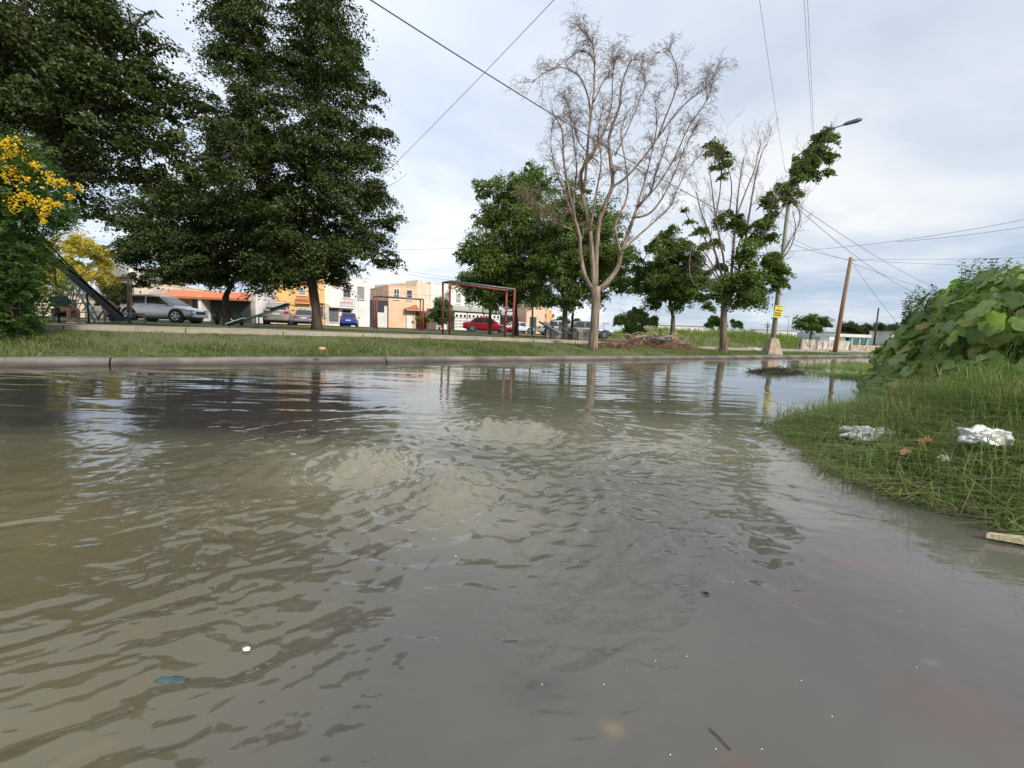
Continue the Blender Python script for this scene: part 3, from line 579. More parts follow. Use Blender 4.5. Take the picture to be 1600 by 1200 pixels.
# trees in the field and far behind
def ftree(label, px, dep, cls, n, size, m_, fork, name='distant_tree', r=.2):
    return tree(name, label, bT(px, dep), cls, dep, n, size, m_, BARKD, r, fork, shell=.6, sub=.5, group='trees beyond the field')
ftree('round dark green tree between street lamp and leaning pole', 1268, 70, [(1250, 502, 9), (1268, 499, 10), (1283, 502, 9), (1262, 508, 10), (1278, 510, 9), (1293, 508, 6), (1246, 509, 5)], 9000, .32, LEAFM, (1268, 515))
ftree('pale leafy tree behind the half dead tree trunk', 1118, 60, [(1112, 500, 7), (1122, 501, 7), (1108, 508, 6), (1150, 503, 7), (1156, 508, 5), (1130, 506, 7)], 6000, .30, LEAFL, (1124, 512))
ftree('small green tree seen under the dense tree crown', 912, 80, [(876, 502, 8), (868, 500, 5), (886, 505, 7)], 3500, .3, LEAFL, (878, 510))
ftree('yellow-green treetop left of the dead tree trunk', 903, 80, [(900, 503, 6), (903, 498, 4), (908, 508, 5), (895, 508, 4)], 2500, .3, LEAFL, (903, 510))
for k, (px, lab) in enumerate([(1325, 'dark tree just right of the leaning pole on the horizon'), (1346, 'taller dark tree over the white canopy on the horizon'), (1372, 'tree beside the far utility pole'), (1395, 'tree touching the vine mound edge on the horizon')]):
    ftree(lab, px, 85 + 4 * k, [(px - 8, 514, 7), (px + 2, 509 + (k % 2) * 3, 8), (px + 11, 514, 8), (px, 518, 8), (px + 14, 520, 7)], 5000, .36, LEAFD, (px, 524))
# feathery bush
def shrub(name, label, base, cls, dep, n, size, m_, group=None, cat='bush', stems=9, sub=.3, flat=.8, aspect=.55, upb=.7):
    t = thing(name, label, cat, base, group=group); rng = random.Random(len(label)); cl = []
    for x_, y_, r_ in cls:
        rw = r_ * dep / F; cl.append((D(x_, y_, dep + rng.uniform(-.4, .4) * rw), rw)); cl.append((D(x_, y_, dep + rw * .8), rw * .8))
    V, Q = cloud(cl, n, size, flat, sub, 0, .5, np.random.default_rng(len(label)), upb); npmesh('foliage', V, Q, m_, t)
    mb = MB()
    for k in range(stems):
        c, rw = cl[k % len(cl)]; limb(mb, Vector(base) + Vector((rng.uniform(-.1, .1), rng.uniform(-.1, .1), -.05)), c, .03, .008, .12, 5, 5, rng=rng)
    mb.build('stem', BARK, t, smooth=True, world=True); return t
FE = shrub('wispy_bush', 'wispy rounded dark green bush right of the dead tree', bT(985, 23), [(985, 502, 17), (968, 498, 10), (1005, 497, 13), (1022, 502, 8), (995, 490, 10), (1000, 512, 10)], 23, 26000, .085, LEAFM, stems=14)
mb = MB(); rg2 = random.Random(2)
for k in range(70):
    a_ = D(1000 + rg2.uniform(-25, 12), 505 + rg2.uniform(-10, 8), 23 + rg2.uniform(-.5, .5)); limb(mb, a_, a_ + Vector((rg2.uniform(-.5, 1.1), rg2.uniform(-.5, .5), rg2.uniform(.05, .8))), .012, .004, .12, 4, 4, rng=rg2)
mb.build('sprays', pm('spray_green', (.08, .13, .04), .8), FE, world=True)
shrub('climbing_shrub', 'bright green climbing shrub against the white garage house', bT(686, 50), [(690, 472, 12), (684, 485, 12), (698, 485, 12), (688, 500, 11), (702, 498, 8), (676, 494, 7)], 50, 14000, .18, LEAFL)
shrub('low_shrub', 'small yellow-green shrub by the peach house door', bT(656, 52), [(652, 498, 6), (660, 497, 7), (666, 500, 5), (646, 501, 4)], 52, 4500, .16, leafmat('lime_leaf', [(.28, .32, .06), (.20, .28, .05), (.34, .36, .10)], .3))
shrub('clipped_bush', 'dark clipped round bush left of the white car', bT(176, 22), [(165, 462, 12), (185, 462, 14), (175, 455, 11), (160, 470, 9), (195, 468, 9), (178, 470, 13)], 22, 24000, .07, LEAFD, stems=5)
shrub('clipped_bush', 'narrow dark bush hugging the thin trunk beside the white car', bT(203, 21), [(204, 440, 7), (206, 425, 8), (198, 450, 6)], 21, 5000, .09, LEAFD, stems=4)
# spiky agaves under the broad tree
def spiky(label, px, dep, n=34, L_=1.2, wd=.08, name='spiky_plant', m_=LEAFD, grp='spiky plants under the broad tree'):
    b_ = bT(px, dep); t = thing(name, label, 'plant', b_, group=grp); V = []; Q = []; rng = random.Random(px)
    for k in range(n):
        az = rng.uniform(0, 6.283); el = rng.uniform(.35, 1.45); d = Vector((math.cos(az) * math.cos(el), math.sin(az) * math.cos(el), math.sin(el))); sd_ = Vector((-math.sin(az), math.cos(az), 0))
        q = Vector(b_); ll = L_ * rng.uniform(.6, 1.1); i0 = len(V)
        for j in range(5):
            ww_ = wd * (1 - (j / 4)**1.6) + .004; V += [tuple(q - sd_ * ww_ / 2), tuple(q + sd_ * ww_ / 2)]; q = q + d * ll / 4; d = (d + Vector((0, 0, -.10))).normalized()
        for j in range(4): Q.append([i0 + 2 * j, i0 + 2 * j + 1, i0 + 2 * j + 3, i0 + 2 * j + 2])
    npmesh('leaves', V, Q, m_, t); return t
spiky('spiky plant just left of the broad tree trunk', 340, 25.5); spiky('spiky plant at the foot of the broad tree', 362, 25); spiky('spiky plant right of the broad tree trunk', 378, 26, L_=.9)
# yellow flowering trees
FLW = leafmat('yellow_flower', [(.80, .56, .02), (.88, .68, .06), (.74, .44, .015), (.85, .60, .03)], .3)
PALEF = leafmat('pale_yellow_foliage', [(.62, .48, .08), (.70, .56, .12), (.46, .40, .08), (.26, .30, .06)], .35)
shrub('flowering_tree', 'pale yellow blossoming tree behind the dark slide', bT(110, 25), [(60, 390, 24), (95, 382, 22), (130, 388, 26), (158, 402, 24), (80, 415, 24), (120, 420, 26), (160, 430, 20), (175, 440, 14), (45, 410, 16), (100, 440, 20), (60, 440, 20)], 25, 46000, .12, PALEF, cat='tree', stems=12)
def tecoma():
    b_ = bT(20, 7.7); t = thing('flowering_bush', 'green bush with bright yellow flowers at the left edge', 'bush', b_); rng = np.random.default_rng(8); rn = random.Random(8)
    reg = [(0, 290, 75), (45, 300, 45), (72, 330, 30), (92, 345, 14), (10, 355, 55), (30, 420, 52), (34, 450, 28), (12, 480, 46), (30, 505, 30), (-50, 400, 100), (-60, 280, 80), (10, 240, 34), (0, 520, 40), (-120, 480, 90)]
    cl = []; mb = MB(); V = []; Cn = []; Nn = []; Dn = []
    for x_, y_, r_ in reg:
        c = D(x_, y_, 7.7 + rn.uniform(-.4, .4)); rw = r_ * 7.7 / F; cl.append((c, rw)); limb(mb, Vector(b_) + Vector((rn.uniform(-.2, .2), rn.uniform(-.1, .1), -.05)), c, .022, .008, .1, 5, 6, rng=rn)
        for k in range(int(34 + 260 * rw**2 * 4)):
            d = Vector((rn.gauss(0, 1), rn.gauss(0, 1), rn.gauss(0, 1))).normalized(); p_ = c + d * rw * rn.uniform(.3, 1.05)
            ax = (d + Vector((rn.gauss(0, .5), rn.gauss(0, .5), rn.gauss(-.1, .5)))).normalized(); nrm = (Vector((0, 0, 1)) + Vector((rn.gauss(0, .4), rn.gauss(0, .4), 0))).normalized(); sd_ = ax.cross(nrm).normalized()
            for j in range(3):
                for sgn in (-1, 1):
                    dd = (sd_ * sgn * .9 + ax * .55 + Vector((0, 0, -.15))).normalized(); Cn.append(p_ + ax * (.035 * j) + dd * .035); Nn.append(nrm); Dn.append(dd)
            Cn.append(p_ + ax * .14); Nn.append(nrm); Dn.append(ax)
    V, Q = leaves(np.array([tuple(v) for v in Cn]), np.array([tuple(v) for v in Nn]), .085 * rng.uniform(.8, 1.25, len(Cn)), .30, .06, rng, np.array([tuple(v) for v in Dn]))
    npmesh('foliage', V, Q, LEAFL, t); mb.build('stem', BARK, t, smooth=True, world=True)
    FC = [(5, 225, 9), (15, 222, 8), (26, 219, 5), (8, 235, 8), (18, 240, 8), (32, 240, 10), (5, 250, 8), (52, 258, 7), (58, 259, 5), (4, 268, 8), (12, 278, 12), (25, 270, 9), (38, 280, 7), (76, 278, 11), (84, 284, 9), (98, 286, 7), (123, 293, 5), (108, 306, 4), (35, 302, 9), (45, 310, 8), (25, 315, 10), (12, 308, 6), (22, 325, 9), (52, 318, 7), (70, 318, 9), (78, 314, 7), (72, 328, 7), (92, 320, 5), (68, 346, 5), (66, 338, 6), (-20, 240, 20), (-25, 300, 20), (16, 262, 6)]
    for x_, y_, r_ in FC:
        c = D(x_, y_, 7.15 + rn.uniform(-.15, .25)); rw = r_ * 7.2 / F; n = 12 + int(r_ * 2.2); Cn = rng.normal(size=(n, 3)) * rw * .5 + np.array(c)
        V = []; Q = []
        for q in Cn:
            q = Vector(q); ax = Vector((rn.gauss(0, .6), -.5 + rn.gauss(0, .5), rn.gauss(0, .6))).normalized(); a = ax.orthogonal().normalized(); b2 = ax.cross(a); i0 = len(V); V.append(tuple(q - ax * .022))
            for j in range(6):
                an = j * 1.047; rr_ = .019 if j % 2 else .011; V.append(tuple(q + (a * math.cos(an) + b2 * math.sin(an)) * rr_ + ax * .006))
            for j in range(0, 6, 2): Q.append([i0, i0 + 1 + j, i0 + 1 + (j + 1) % 6, i0 + 1 + (j + 2) % 6])
            V += [tuple(q + a * .01 + ax * .004), tuple(q + b2 * .01 + ax * .004), tuple(q - a * .01 + ax * .004), tuple(q - b2 * .01 + ax * .004)]; Q.append([i0 + 7, i0 + 8, i0 + 9, i0 + 10])
        npmesh('flower_cluster', V, Q, FLW, t)
tecoma()
STRAW = leafmat('long_blade', [(.22, .26, .11), (.30, .30, .16), (.16, .22, .07), (.38, .33, .20)], .35, .5, .4)
n = 260000; x = R.uniform(1.7, 9, n); y = R.uniform(.7, 9, n); d = sdist(x, y, bankpoly); dv = sdist(x, y, vinepoly)
k = (d > -.05) & (dv < .35) & (x / y < 1.9) & (R.random(n) < np.clip(.75 + fb(x * 2, y * 2, 2, 33), .2, 1) * np.clip(1.4 - .07 * (x * x + y * y)**.5, .3, 1) * .8); x, y, d = x[k], y[k], d[k]
hh = np.interp(d, [-.05, .1, .4, 1.2], [.09, .16, .28, .40]) * R.uniform(.4, 1.6, len(x)) * np.clip(1 + 1.0 * fb(x * 2.5, y * 2.5, 2, 37), .5, 1.6); z = np.maximum(BZ(x, y), .002) - .005
k2 = np.hypot(x - G(1357, 690).x, y - G(1357, 690).y) > .18
x, y, hh, z, d = x[k2], y[k2], hh[k2], z[k2], d[k2]
gc = np.array([Vector((-1, -.7, 0)).normalized()[:]]) * np.interp(d, [0, .5], [.8, .15]).reshape(-1, 1)
o = blades(np.stack([x, y, z], 1), hh, .0042 + .0042 * R.random(len(x)) * (hh > .12), 1.2, GRASSB, 'bank_grass', dirs=gc, curl=.8); tag(o, 'creeping green grass spilling off the right bank into the water', 'grass', kind='stuff')
n = 9000; x = R.uniform(1.8, 7.5, n); y = R.uniform(.8, 7.5, n); d = sdist(x, y, bankpoly); dv = sdist(x, y, vinepoly); k = (d > .12) & (dv < .3) & (x / y < 1.9) & (fb(x * 1.7, y * 1.7, 2, 61) > -.25); x, y = x[k], y[k]
o = blades(np.stack([x, y, np.maximum(BZ(x, y), 0)], 1), R.uniform(.2, .48, len(x)), .006, 1.1, STRAW, 'long_bank_grass', curl=1.0); tag(o, 'long arching pale blades standing over the bank grass', 'grass', kind='stuff')
# floating runners at the tip
mbr = MB(); rg = random.Random(9)
for k in range(900):
    q = Vector((rg.uniform(1.8, 6), rg.uniform(.9, 6.5), 0)); dd_ = float(sdist(q.x, q.y, bankpoly))
    if dd_ < .03 or q.x / q.y > 1.8 or float(vn(q.x * 1.6, q.y * 1.6, None, 12)) < -.1: continue
    q.z = max(.0, float(BZ(q.x, q.y))) + rg.uniform(.03, .16); dr = Vector((rg.gauss(0, 1), rg.gauss(0, 1), rg.gauss(0, .25))).normalized(); ps = [q.copy()]
    for j in range(5): dr = (dr + Vector((rg.gauss(0, .2), rg.gauss(0, .2), rg.gauss(-.04, .12)))).normalized(); q = q + dr * .05; ps.append(q.copy())
    mbr.tube(ps, .0022, 3, cap=False)
for k in range(420):
    i = rg.randrange(7); a_ = bankpoly[i].lerp(bankpoly[i + 1], rg.random()); q = Vector((a_.x + rg.uniform(-.05, .35), a_.y + rg.uniform(0, .3), .012)); dr = Vector((-.7 + rg.gauss(0, .5), -.6 + rg.gauss(0, .5), .2)).normalized(); ps = [q]
    L_ = rg.uniform(.05, .20)
    for j in range(5): dr = (dr + Vector((rg.gauss(0, .35), rg.gauss(0, .35), rg.gauss(-.05, .25)))).normalized(); q = q + dr * L_ / 5; q.z = max(q.z, .004); ps.append(q.copy())
    mbr.tube(ps, [.0028, .0026, .0022, .002, .0015, .001], 4, cap=False)
for k in range(60):
    q = G(rg.uniform(1212, 1345), rg.uniform(640, 662)); q.z = 0; ps = [q.copy()]; dr = Vector((rg.gauss(0, .4), rg.gauss(0, .3), 1))
    for j in range(5): dr = (dr.normalized() + Vector((rg.gauss(0, .25), rg.gauss(0, .25), -.05))); q = q + dr.normalized() * .03; ps.append(q.copy())
    mbr.tube(ps, [.0035, .003, .0026, .002, .0015, .001], 4, cap=False)
tag(mbr.build('grass_runners', pm('runner', (.20, .17, .09), .8)), 'loose grass runners trailing over the water at the bank edge', 'grass', kind='stuff')
# big-leaved vine
VINE = leafmat('vine_leaf', [(.18, .29, .07), (.24, .36, .10), (.32, .43, .15), (.22, .33, .09), (.40, .47, .20), (.15, .24, .07), (.34, .36, .11), (.13, .22, .06), (.19, .29, .08), (.42, .36, .12)], .38, .42, .5)
VM = thing('vine_mound', 'mound of large heart-leaved vine on the right bank', 'vine', (6.2, 5.6, .3)); rng = np.random.default_rng(21); rn = random.Random(21)
outl = []                                            # half outline of a shallow lobed leaf, x along the midrib
for a_ in np.linspace(0, math.pi, 15):
    rad = .5 * (1 + .11 * math.cos(5 * a_)) * (1 - .10 * math.cos(a_)) * (1 - .35 * math.exp(-((a_ - math.pi) / .35)**2)) * (1 + .03 * math.sin(a_ * 17)); outl.append((-math.cos(a_) * rad * -1, math.sin(a_) * rad))
V = []; Q = []; mbs = MB(); cnt = 0; a9 = list(np.linspace(0, math.pi, 15))
while cnt < 4300:
    x_ = rn.uniform(4.3, 10.5); y_ = rn.uniform(3.0, 8.6)
    dv_ = float(sdist(x_, y_, vinepoly))
    if dv_ < -.12 or x_ / y_ > 2.2: continue
    if x_ > 7.5 and rn.random() < .5: continue
    z_ = float(BZ(x_, y_)); g = .06; gx = (float(BZ(x_ + g, y_)) - float(BZ(x_ - g, y_))) / (2 * g); gy = (float(BZ(x_, y_ + g)) - float(BZ(x_, y_ - g))) / (2 * g)
    nr_ = Vector((-gx, -gy, 1)).normalized(); nr_ = (nr_ + Vector((rn.gauss(-.1, .6), rn.gauss(-.25, .6), rn.gauss(.2, .45)))).normalized()
    p_ = Vector((x_, y_, z_)) + nr_ * rn.choice([rn.uniform(-.12, .1), rn.uniform(0, .22), rn.uniform(.1, .36)]); sz = rn.choice([.08, .10, .13, .16, .20, .24, .27]) * rn.uniform(.85, 1.15)
    ax = (Vector((rn.gauss(0, .7), rn.gauss(-.4, .6), -.45)) ); ax = (ax - nr_ * ax.dot(nr_)).normalized(); sd_ = nr_.cross(ax)
    cup = rn.uniform(-.25, .35); wav = rn.uniform(0, 6.28); fold_ = rn.uniform(.05, .4)
    rows = 5; i0 = len(V)
    for s_ in (-1, 1):
        for j, (u_, v_) in enumerate(outl):
            for q_ in (0, .5, 1):
                zz = fold_ * abs(v_ * q_) * .6 + cup * (u_ * u_) * .6 + .06 * math.sin(u_ * 13 + v_ * q_ * 11 + wav) * q_ + .035 * math.cos(a9[j] * 5) * q_ * 2 * (q_ < .9) - .25 * (v_ * q_)**2
                V.append(tuple(p_ + ax * (u_ * sz) + sd_ * (s_ * v_ * q_ * sz) + nr_ * (zz * sz)))
    m9 = len(outl)
    for h_ in range(2):
        for j in range(m9 - 1):
            for q_ in range(2):
                a0 = i0 + h_ * m9 * 3 + j * 3 + q_; fq = [a0, a0 + 1, a0 + 4, a0 + 3]; Q.append(fq if h_ else fq[::-1])
    if cnt % 3 == 0: limb(mbs, p_ - ax * sz * .5, p_ - ax * sz * .5 - nr_ * .25, .004, .005, .1, 4, 3, rng=rn)
    cnt += 1
# weld halves of each leaf so a leaf is one island
V = np.array(V); key = {}; 
o = npmesh('leaves', V, np.array(Q), VINE, VM, smooth=True)
import bmesh as _bm
b_ = _bm.new(); b_.from_mesh(o.data); _bm.ops.remove_doubles(b_, verts=b_.verts, dist=1e-5); b_.to_mesh(o.data); b_.free()
cls_ = []
for k in range(70):
    x_ = rn.uniform(4.6, 8.5); y_ = rn.uniform(4.0, 7.6)
    if float(sdist(x_, y_, vinepoly)) > -.1: cls_.append((Vector((x_, y_, float(BZ(x_, y_)) + .12)), rn.uniform(.14, .30)))
V_, Q_ = cloud(cls_, 9000, .055, .8, .30, 0, .5, np.random.default_rng(44), .6); npmesh('small_leaves', V_, Q_, LEAFL, VM)
for k in range(60):                                   # tendrils and runners over the top
    x_ = rn.uniform(4.6, 8); y_ = rn.uniform(4.2, 7); ps = []; a_ = rn.uniform(0, 6.28)
    for j in range(7):
        ps.append(Vector((x_, y_, float(BZ(x_, y_)) + .17 + .05 * math.sin(j)))); x_ += math.cos(a_) * .12; y_ += math.sin(a_) * .12; a_ += rn.gauss(0, .35)
    mbs.tube(ps, .005, 4)
mbs.build('stem', pm('vine_stem', (.16, .22, .07), .7), VM, world=True)
# sprigs that stand over the mound
def sprig(label, px, py, dep, hgt, n):
    b_ = D(px, py, dep); t = thing('weed_sprig', label, 'weed', b_, group='upright weeds above the vine mound'); mb = MB(); Cn = []; Nn = []; Dn = []; rng_ = random.Random(px)
    for k in range(n):
        q = Vector(b_) + Vector((rng_.uniform(-.12, .12), rng_.uniform(-.1, .1), -.25)); d = Vector((rng_.gauss(0, .25), rng_.gauss(0, .2), 1)).normalized(); ps = [q]; L_ = (hgt + .25) * rng_.uniform(.7, 1.05)
        for j in range(12):
            d = (d + Vector((rng_.gauss(0, .07), rng_.gauss(0, .07), -.01))).normalized(); q = q + d * L_ / 12; ps.append(q)
            for m_ in range(4):
                dd = Vector((rng_.gauss(0, 1), rng_.gauss(0, 1), rng_.uniform(-.1, .6))).normalized(); Cn.append(tuple(q + dd * .03)); Dn.append(tuple(dd)); Nn.append((rng_.gauss(0, .4), rng_.gauss(0, .4), 1))
        mb.tube(ps, [.005 - .0003 * j for j in range(13)], 4)
    V, Q = leaves(np.array(Cn), np.array(Nn), .045 * np.random.default_rng(1).uniform(.6, 1.3, len(Cn)), .5, .08, R, np.array(Dn)); npmesh('foliage', V, Q, LEAFL, t); mb.build('stem', pm('sprig_stem', (.13, .16, .06), .8), t, world=True)
sprig('leafy upright weed on top of the vine mound, left one', 1513, 432, 5.9, .28, 6)
sprig('leafy upright weed on top of the vine mound, right of the tallest', 1533, 432, 5.7, .24, 3)
sprig('thin seed-headed weed near the right edge above the vine', 1562, 432, 5.5, .28, 2)
sprig('thin weed leaning at the far right above the vine', 1590, 440, 5.3, .25, 2)
sprig('small-leaved spray low on the left shoulder of the vine mound', 1415, 482, 6.6, .22, 7)
sprig('small-leaved spray in the middle of the vine mound slope', 1452, 462, 6.3, .22, 6)
# weeds at the far water edge, right
def clumpgrass(label, pts, n, hgt, name, mat=GRASSB, lean=.9, wid=.012):
    P = []
    for k in range(n):
        c, rx, ry = rg.choice(pts); P.append((c.x + rg.gauss(0, rx), c.y + rg.gauss(0, ry), 0.0))
    o = blades(np.array(P), hgt * R.uniform(.5, 1.4, n), wid, lean, mat, name); tag(o, label, 'weeds', kind='stuff'); return o
clumpgrass('low green weeds at the waterline below the vine mound', [(G(1345, 590), .4, .6), (G(1352, 578), .6, .8), (G(1375, 572), .8, 1.0)], 5000, .13, 'waterline_weeds')
# ------------------------------------------------------------------ houses
def wallmat(name, col, **k): return pm(name, col, .88, .13, .7, .15, bs=30, bd=.006, **k)
WHITEW = wallmat('white_render', (.80, .76, .72)); CREAM = wallmat('cream_render', (.74, .62, .47)); PEACH = wallmat('peach_render', (.80, .54, .37))
YEL = wallmat('yellow_render', (.74, .48, .20)); ORG = wallmat('orange_render', (.72, .43, .20)); GREYW = wallmat('grey_render', (.55, .54, .57)); TAN = wallmat('tan_render', (.48, .35, .24))
STAINW = pm('stained_white_render', (.74, .71, .70), .9, .3, .8, .2, col2=(.38, .34, .32), stretch=(1, 1, .35))
TILE = pm('clay_tile', (.58, .20, .10), .8, .3, 5, .6, stretch=(6, 1, 1)); TILEB = pm('weathered_tile', (.42, .34, .27), .85, .3, 5, .6, stretch=(6, 1, 1))
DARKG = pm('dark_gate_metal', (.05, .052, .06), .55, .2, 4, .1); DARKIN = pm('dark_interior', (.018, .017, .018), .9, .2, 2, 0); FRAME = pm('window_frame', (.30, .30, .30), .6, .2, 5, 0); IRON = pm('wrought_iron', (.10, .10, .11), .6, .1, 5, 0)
REDRAIL = pm('red_rail', (.48, .10, .05), .6, .2, 6, 0); CURT = pm('curtained_glass', (.33, .34, .33), .3, .3, 2, 0)
class House:
    def __init__(s, name, label, xl, dl, xr, dr, top, depth=8, wall=None, wname='wall', base_drop=.4, cat='house', py=500):
        A, B = D(xl, py, dl), D(xr, py, dr); s.A = Vector((A.x, A.y, float(TZ(A.x, A.y)))); s.B = Vector((B.x, B.y, s.A.z))
        s.u = (s.B - s.A); s.W = s.u.length; s.rz = math.atan2(s.u.y, s.u.x); s.u.normalize(); s.n = Vector((-s.u.y, s.u.x, 0))
        s.o = thing(name, label, cat, s.A, s.rz, group='houses across the park'); s.wallm = wall; s.k = 0
        s.h = s.uz(xl, top)[1]; s.dp = depth
        if wall: MB().b2((0, 0, -base_drop), (s.W, depth, s.h)).build(wname, wall, s.o)
    def uz(s, px, py):
        d = fw * F + rt * (px - 800) + up * (600 - py); o = Vector((0, 0, H)); t = (s.A - o).dot(s.n) / d.dot(s.n); p = o + d * t
        return (p - s.A).dot(s.u), p.z - s.A.z
    def rect(s, x0, y0, x1, y1):
        a, b = s.uz(x0, y0), s.uz(x1, y1); c = s.uz(x0, y1); return min(a[0], c[0]), min(b[1], c[1]), b[0], a[1]
    def block(s, x0, y0, x1, y1, mat, name='wall', out=.0, depth=3, down=False):
        u0_, z0, u1_, z1 = s.rect(x0, y0, x1, y1); s.k += 1
        if down: z0 = -.4
        return MB().b2((u0_, -out - .004 * s.k, z0), (u1_, depth, z1)).build(name, mat, s.o)
    def win(s, x0, y0, x1, y1, glass=GLASSM, frame=FRAME, bars=0, name='window', nx=2, nz=2, out=0.0, fw_=.07, sill=True):
        u0_, z0, u1_, z1 = s.rect(x0, y0, x1, y1); y_ = -out; mb = MB(); o = y_ - .07
        mb.b2((u0_, o, z0), (u0_ + fw_, y_ - .003, z1)); mb.b2((u1_ - fw_, o, z0), (u1_, y_ - .003, z1)); mb.b2((u0_ + fw_, o, z1 - fw_), (u1_ - fw_, y_ - .003, z1)); mb.b2((u0_ + fw_, o, z0), (u1_ - fw_, y_ - .003, z0 + fw_))
        for i in range(1, nx): c = u0_ + (u1_ - u0_) * i / nx; mb.b2((c - .025, o + .01, z0 + fw_), (c + .025, y_ - .03, z1 - fw_))
        for i in range(1, nz): c = z0 + (z1 - z0) * i / nz; mb.b2((u0_ + fw_, o + .013, c - .025), (u1_ - fw_, y_ - .033, c + .025))
        f = mb.build(name, frame, s.o)
        g = MB().b2((u0_ + .01, y_ - .028, z0 + .01), (u1_ - .01, y_ - .005, z1 - .01)).build('pane', glass, f)
        if bars:
            mb = MB()
            for i in range(bars): c = u0_ + (u1_ - u0_) * (i + .5) / bars; mb.b2((c - .012, o - .05, z0), (c + .012, o - .03, z1))
            for i in range(4): c = z0 + (z1 - z0) * (i + .5) / 4; mb.b2((u0_, o - .054, c - .012), (u1_, o - .028, c + .012))
            mb.build('window_bars', IRON, f)
        if sill: MB().b2((u0_ - .08, y_ - .14, z0 - .09), (u1_ + .08, y_ - .003, z0 - .006)).build('sill', s.wallm or WHITEW, f)
        return f
    def rail(s, x0, y0, x1, y1, mat, out=.5, n=7, slab=None):
        u0_, z0, u1_, z1 = s.rect(x0, y0, x1, y1); f = MB().b2((u0_ - .1, -out, z0 - .12), (u1_ + .1, -.003, z0)).build('balcony', slab or s.wallm, s.o); mb = MB()
        for i in range(n): c = u0_ + (u1_ - u0_) * i / (n - 1); mb.b2((c - .035, -out + .02, z0), (c + .035, -out + .08, z1 - .08)); mb.b2((c - .07, -out + .015, (z0 + z1) / 2 - .1), (c + .07, -out + .085, (z0 + z1) / 2 + .06)) if i % 2 else None
        mb.b2((u0_ - .03, -out, z1 - .08), (u1_ + .03, -out + .1, z1)); mb.b2((u0_ - .03, -out, z0 + .05), (u1_ + .03, -out + .1, z0 + .12)); mb.build('railing', mat, f)
    def cap(s, out=.06, h=.12): MB().b2((-out, -out, s.h), (s.W + out, s.dp + out, s.h + h)).build('parapet', s.wallm, s.o)
# low cream house behind swing, far left
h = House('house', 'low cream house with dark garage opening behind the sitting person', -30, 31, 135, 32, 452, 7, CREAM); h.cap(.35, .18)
h.block(88, 466, 122, 500, DARKIN, 'garage_opening', .02, .5, True); h.block(86, 462, 124, 467, GREYW, 'lintel', .12, .3)
h.win(30, 466, 52, 484, bars=6)
f = House('garden_wall', 'low rough grey stone wall right of the cream garage', 133, 30, 206, 30.5, 474, .3, pm('rubble_stone', (.42, .37, .30), .95, .5, 3, 1, bd=.05), cat='wall')
h = House('house', 'grey brown gabled house half hidden behind the yellow tree', 160, 48, 208, 48, 432, 8, wallmat('grey_brown_render', (.34, .30, .27)))
mb = MB(); mb.prism([(-.6, -.5, h.h), (h.W / 2, -.5, h.h + 1.7), (h.W + .6, -.5, h.h)], (0, 9, 0)); mb.build('roof', pm('grey_roof', (.30, .28, .27), .9), h.o); h.win(190, 444, 199, 456)
# cream two storey house
h = House('house', 'tall plain cream house behind the white car', 213, 46, 272, 46, 445, 9, CREAM); h.cap(.05, .12)
a_, b_, c_, d_ = h.rect(248, 453, 292, 462); mb = MB(); mb.prism([(a_, -.003, b_), (a_, -1.3, b_), (a_, -1.3, b_ + .12), (a_, -.003, d_ + .1)], (c_ - a_, 0, 0)); mb.build('canopy_roof', TILEB, h.o)
h.win(256, 468, 270, 476, CURT); h.block(213, 486, 250, 504, WHITEW, 'gate', .1, .2, True)
# orange tiled house
h = House('house', 'single storey house with orange tiled porch and dark garage gate', 271, 43.5, 394, 43.5, 455, 9, WHITEW)
a_, b_, c_, d_ = h.rect(268, 455, 394, 464.5); mb = MB(); nt_ = 38
for i in range(nt_):
    x0 = a_ + (c_ - a_) * i / nt_; x1 = a_ + (c_ - a_) * (i + 1) / nt_; xm = (x0 + x1) / 2
    mb.face([(x0, -1.5, b_), (xm, -1.5, b_ + .07), (xm, .1, d_ + .17), (x0, .1, d_ + .1)]); mb.face([(xm, -1.5, b_ + .07), (x1, -1.5, b_), (x1, .1, d_ + .1), (xm, .1, d_ + .17)])
mb.prism([(a_, -1.5, b_), (a_, -1.5, b_ - .12), (a_, .05, b_ - .12), (a_, .05, b_)], (c_ - a_, 0, 0)); mb.build('porch_roof', TILE, h.o)
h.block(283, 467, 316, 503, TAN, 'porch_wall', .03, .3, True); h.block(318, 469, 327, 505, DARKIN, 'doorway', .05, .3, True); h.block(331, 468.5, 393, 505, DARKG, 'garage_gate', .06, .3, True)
h.win(288, 473, 295, 483, DARKIN, out=.04); h.win(302, 468, 308, 481, out=.04, bars=4); h.block(326, 464, 330.5, 505, WHITEW, 'porch_column', 1.3, .3, True) ; h.block(271, 464, 283, 505, WHITEW, 'porch_column', 1.3, .4, True)
h.o['label'] = 'single storey house with orange tiled porch and dark garage gate'
mb = MB(); u_, z_ = h.uz(350, 469)
for i in range(20): x_ = h.uz(331, 480)[0] + (h.uz(393, 480)[0] - h.uz(331, 480)[0]) * (i + .5) / 20; mb.b2((x_ - .02, -.15, .05), (x_ + .02, -.09, z_ - .1))
mb.build('gate_ribs', DARKG, h.o)
h = House('garden_wall', 'tall stained white side wall between orange tiled and yellow houses', 398, 44.5, 431, 45.5, 452, 6, STAINW, cat='wall')
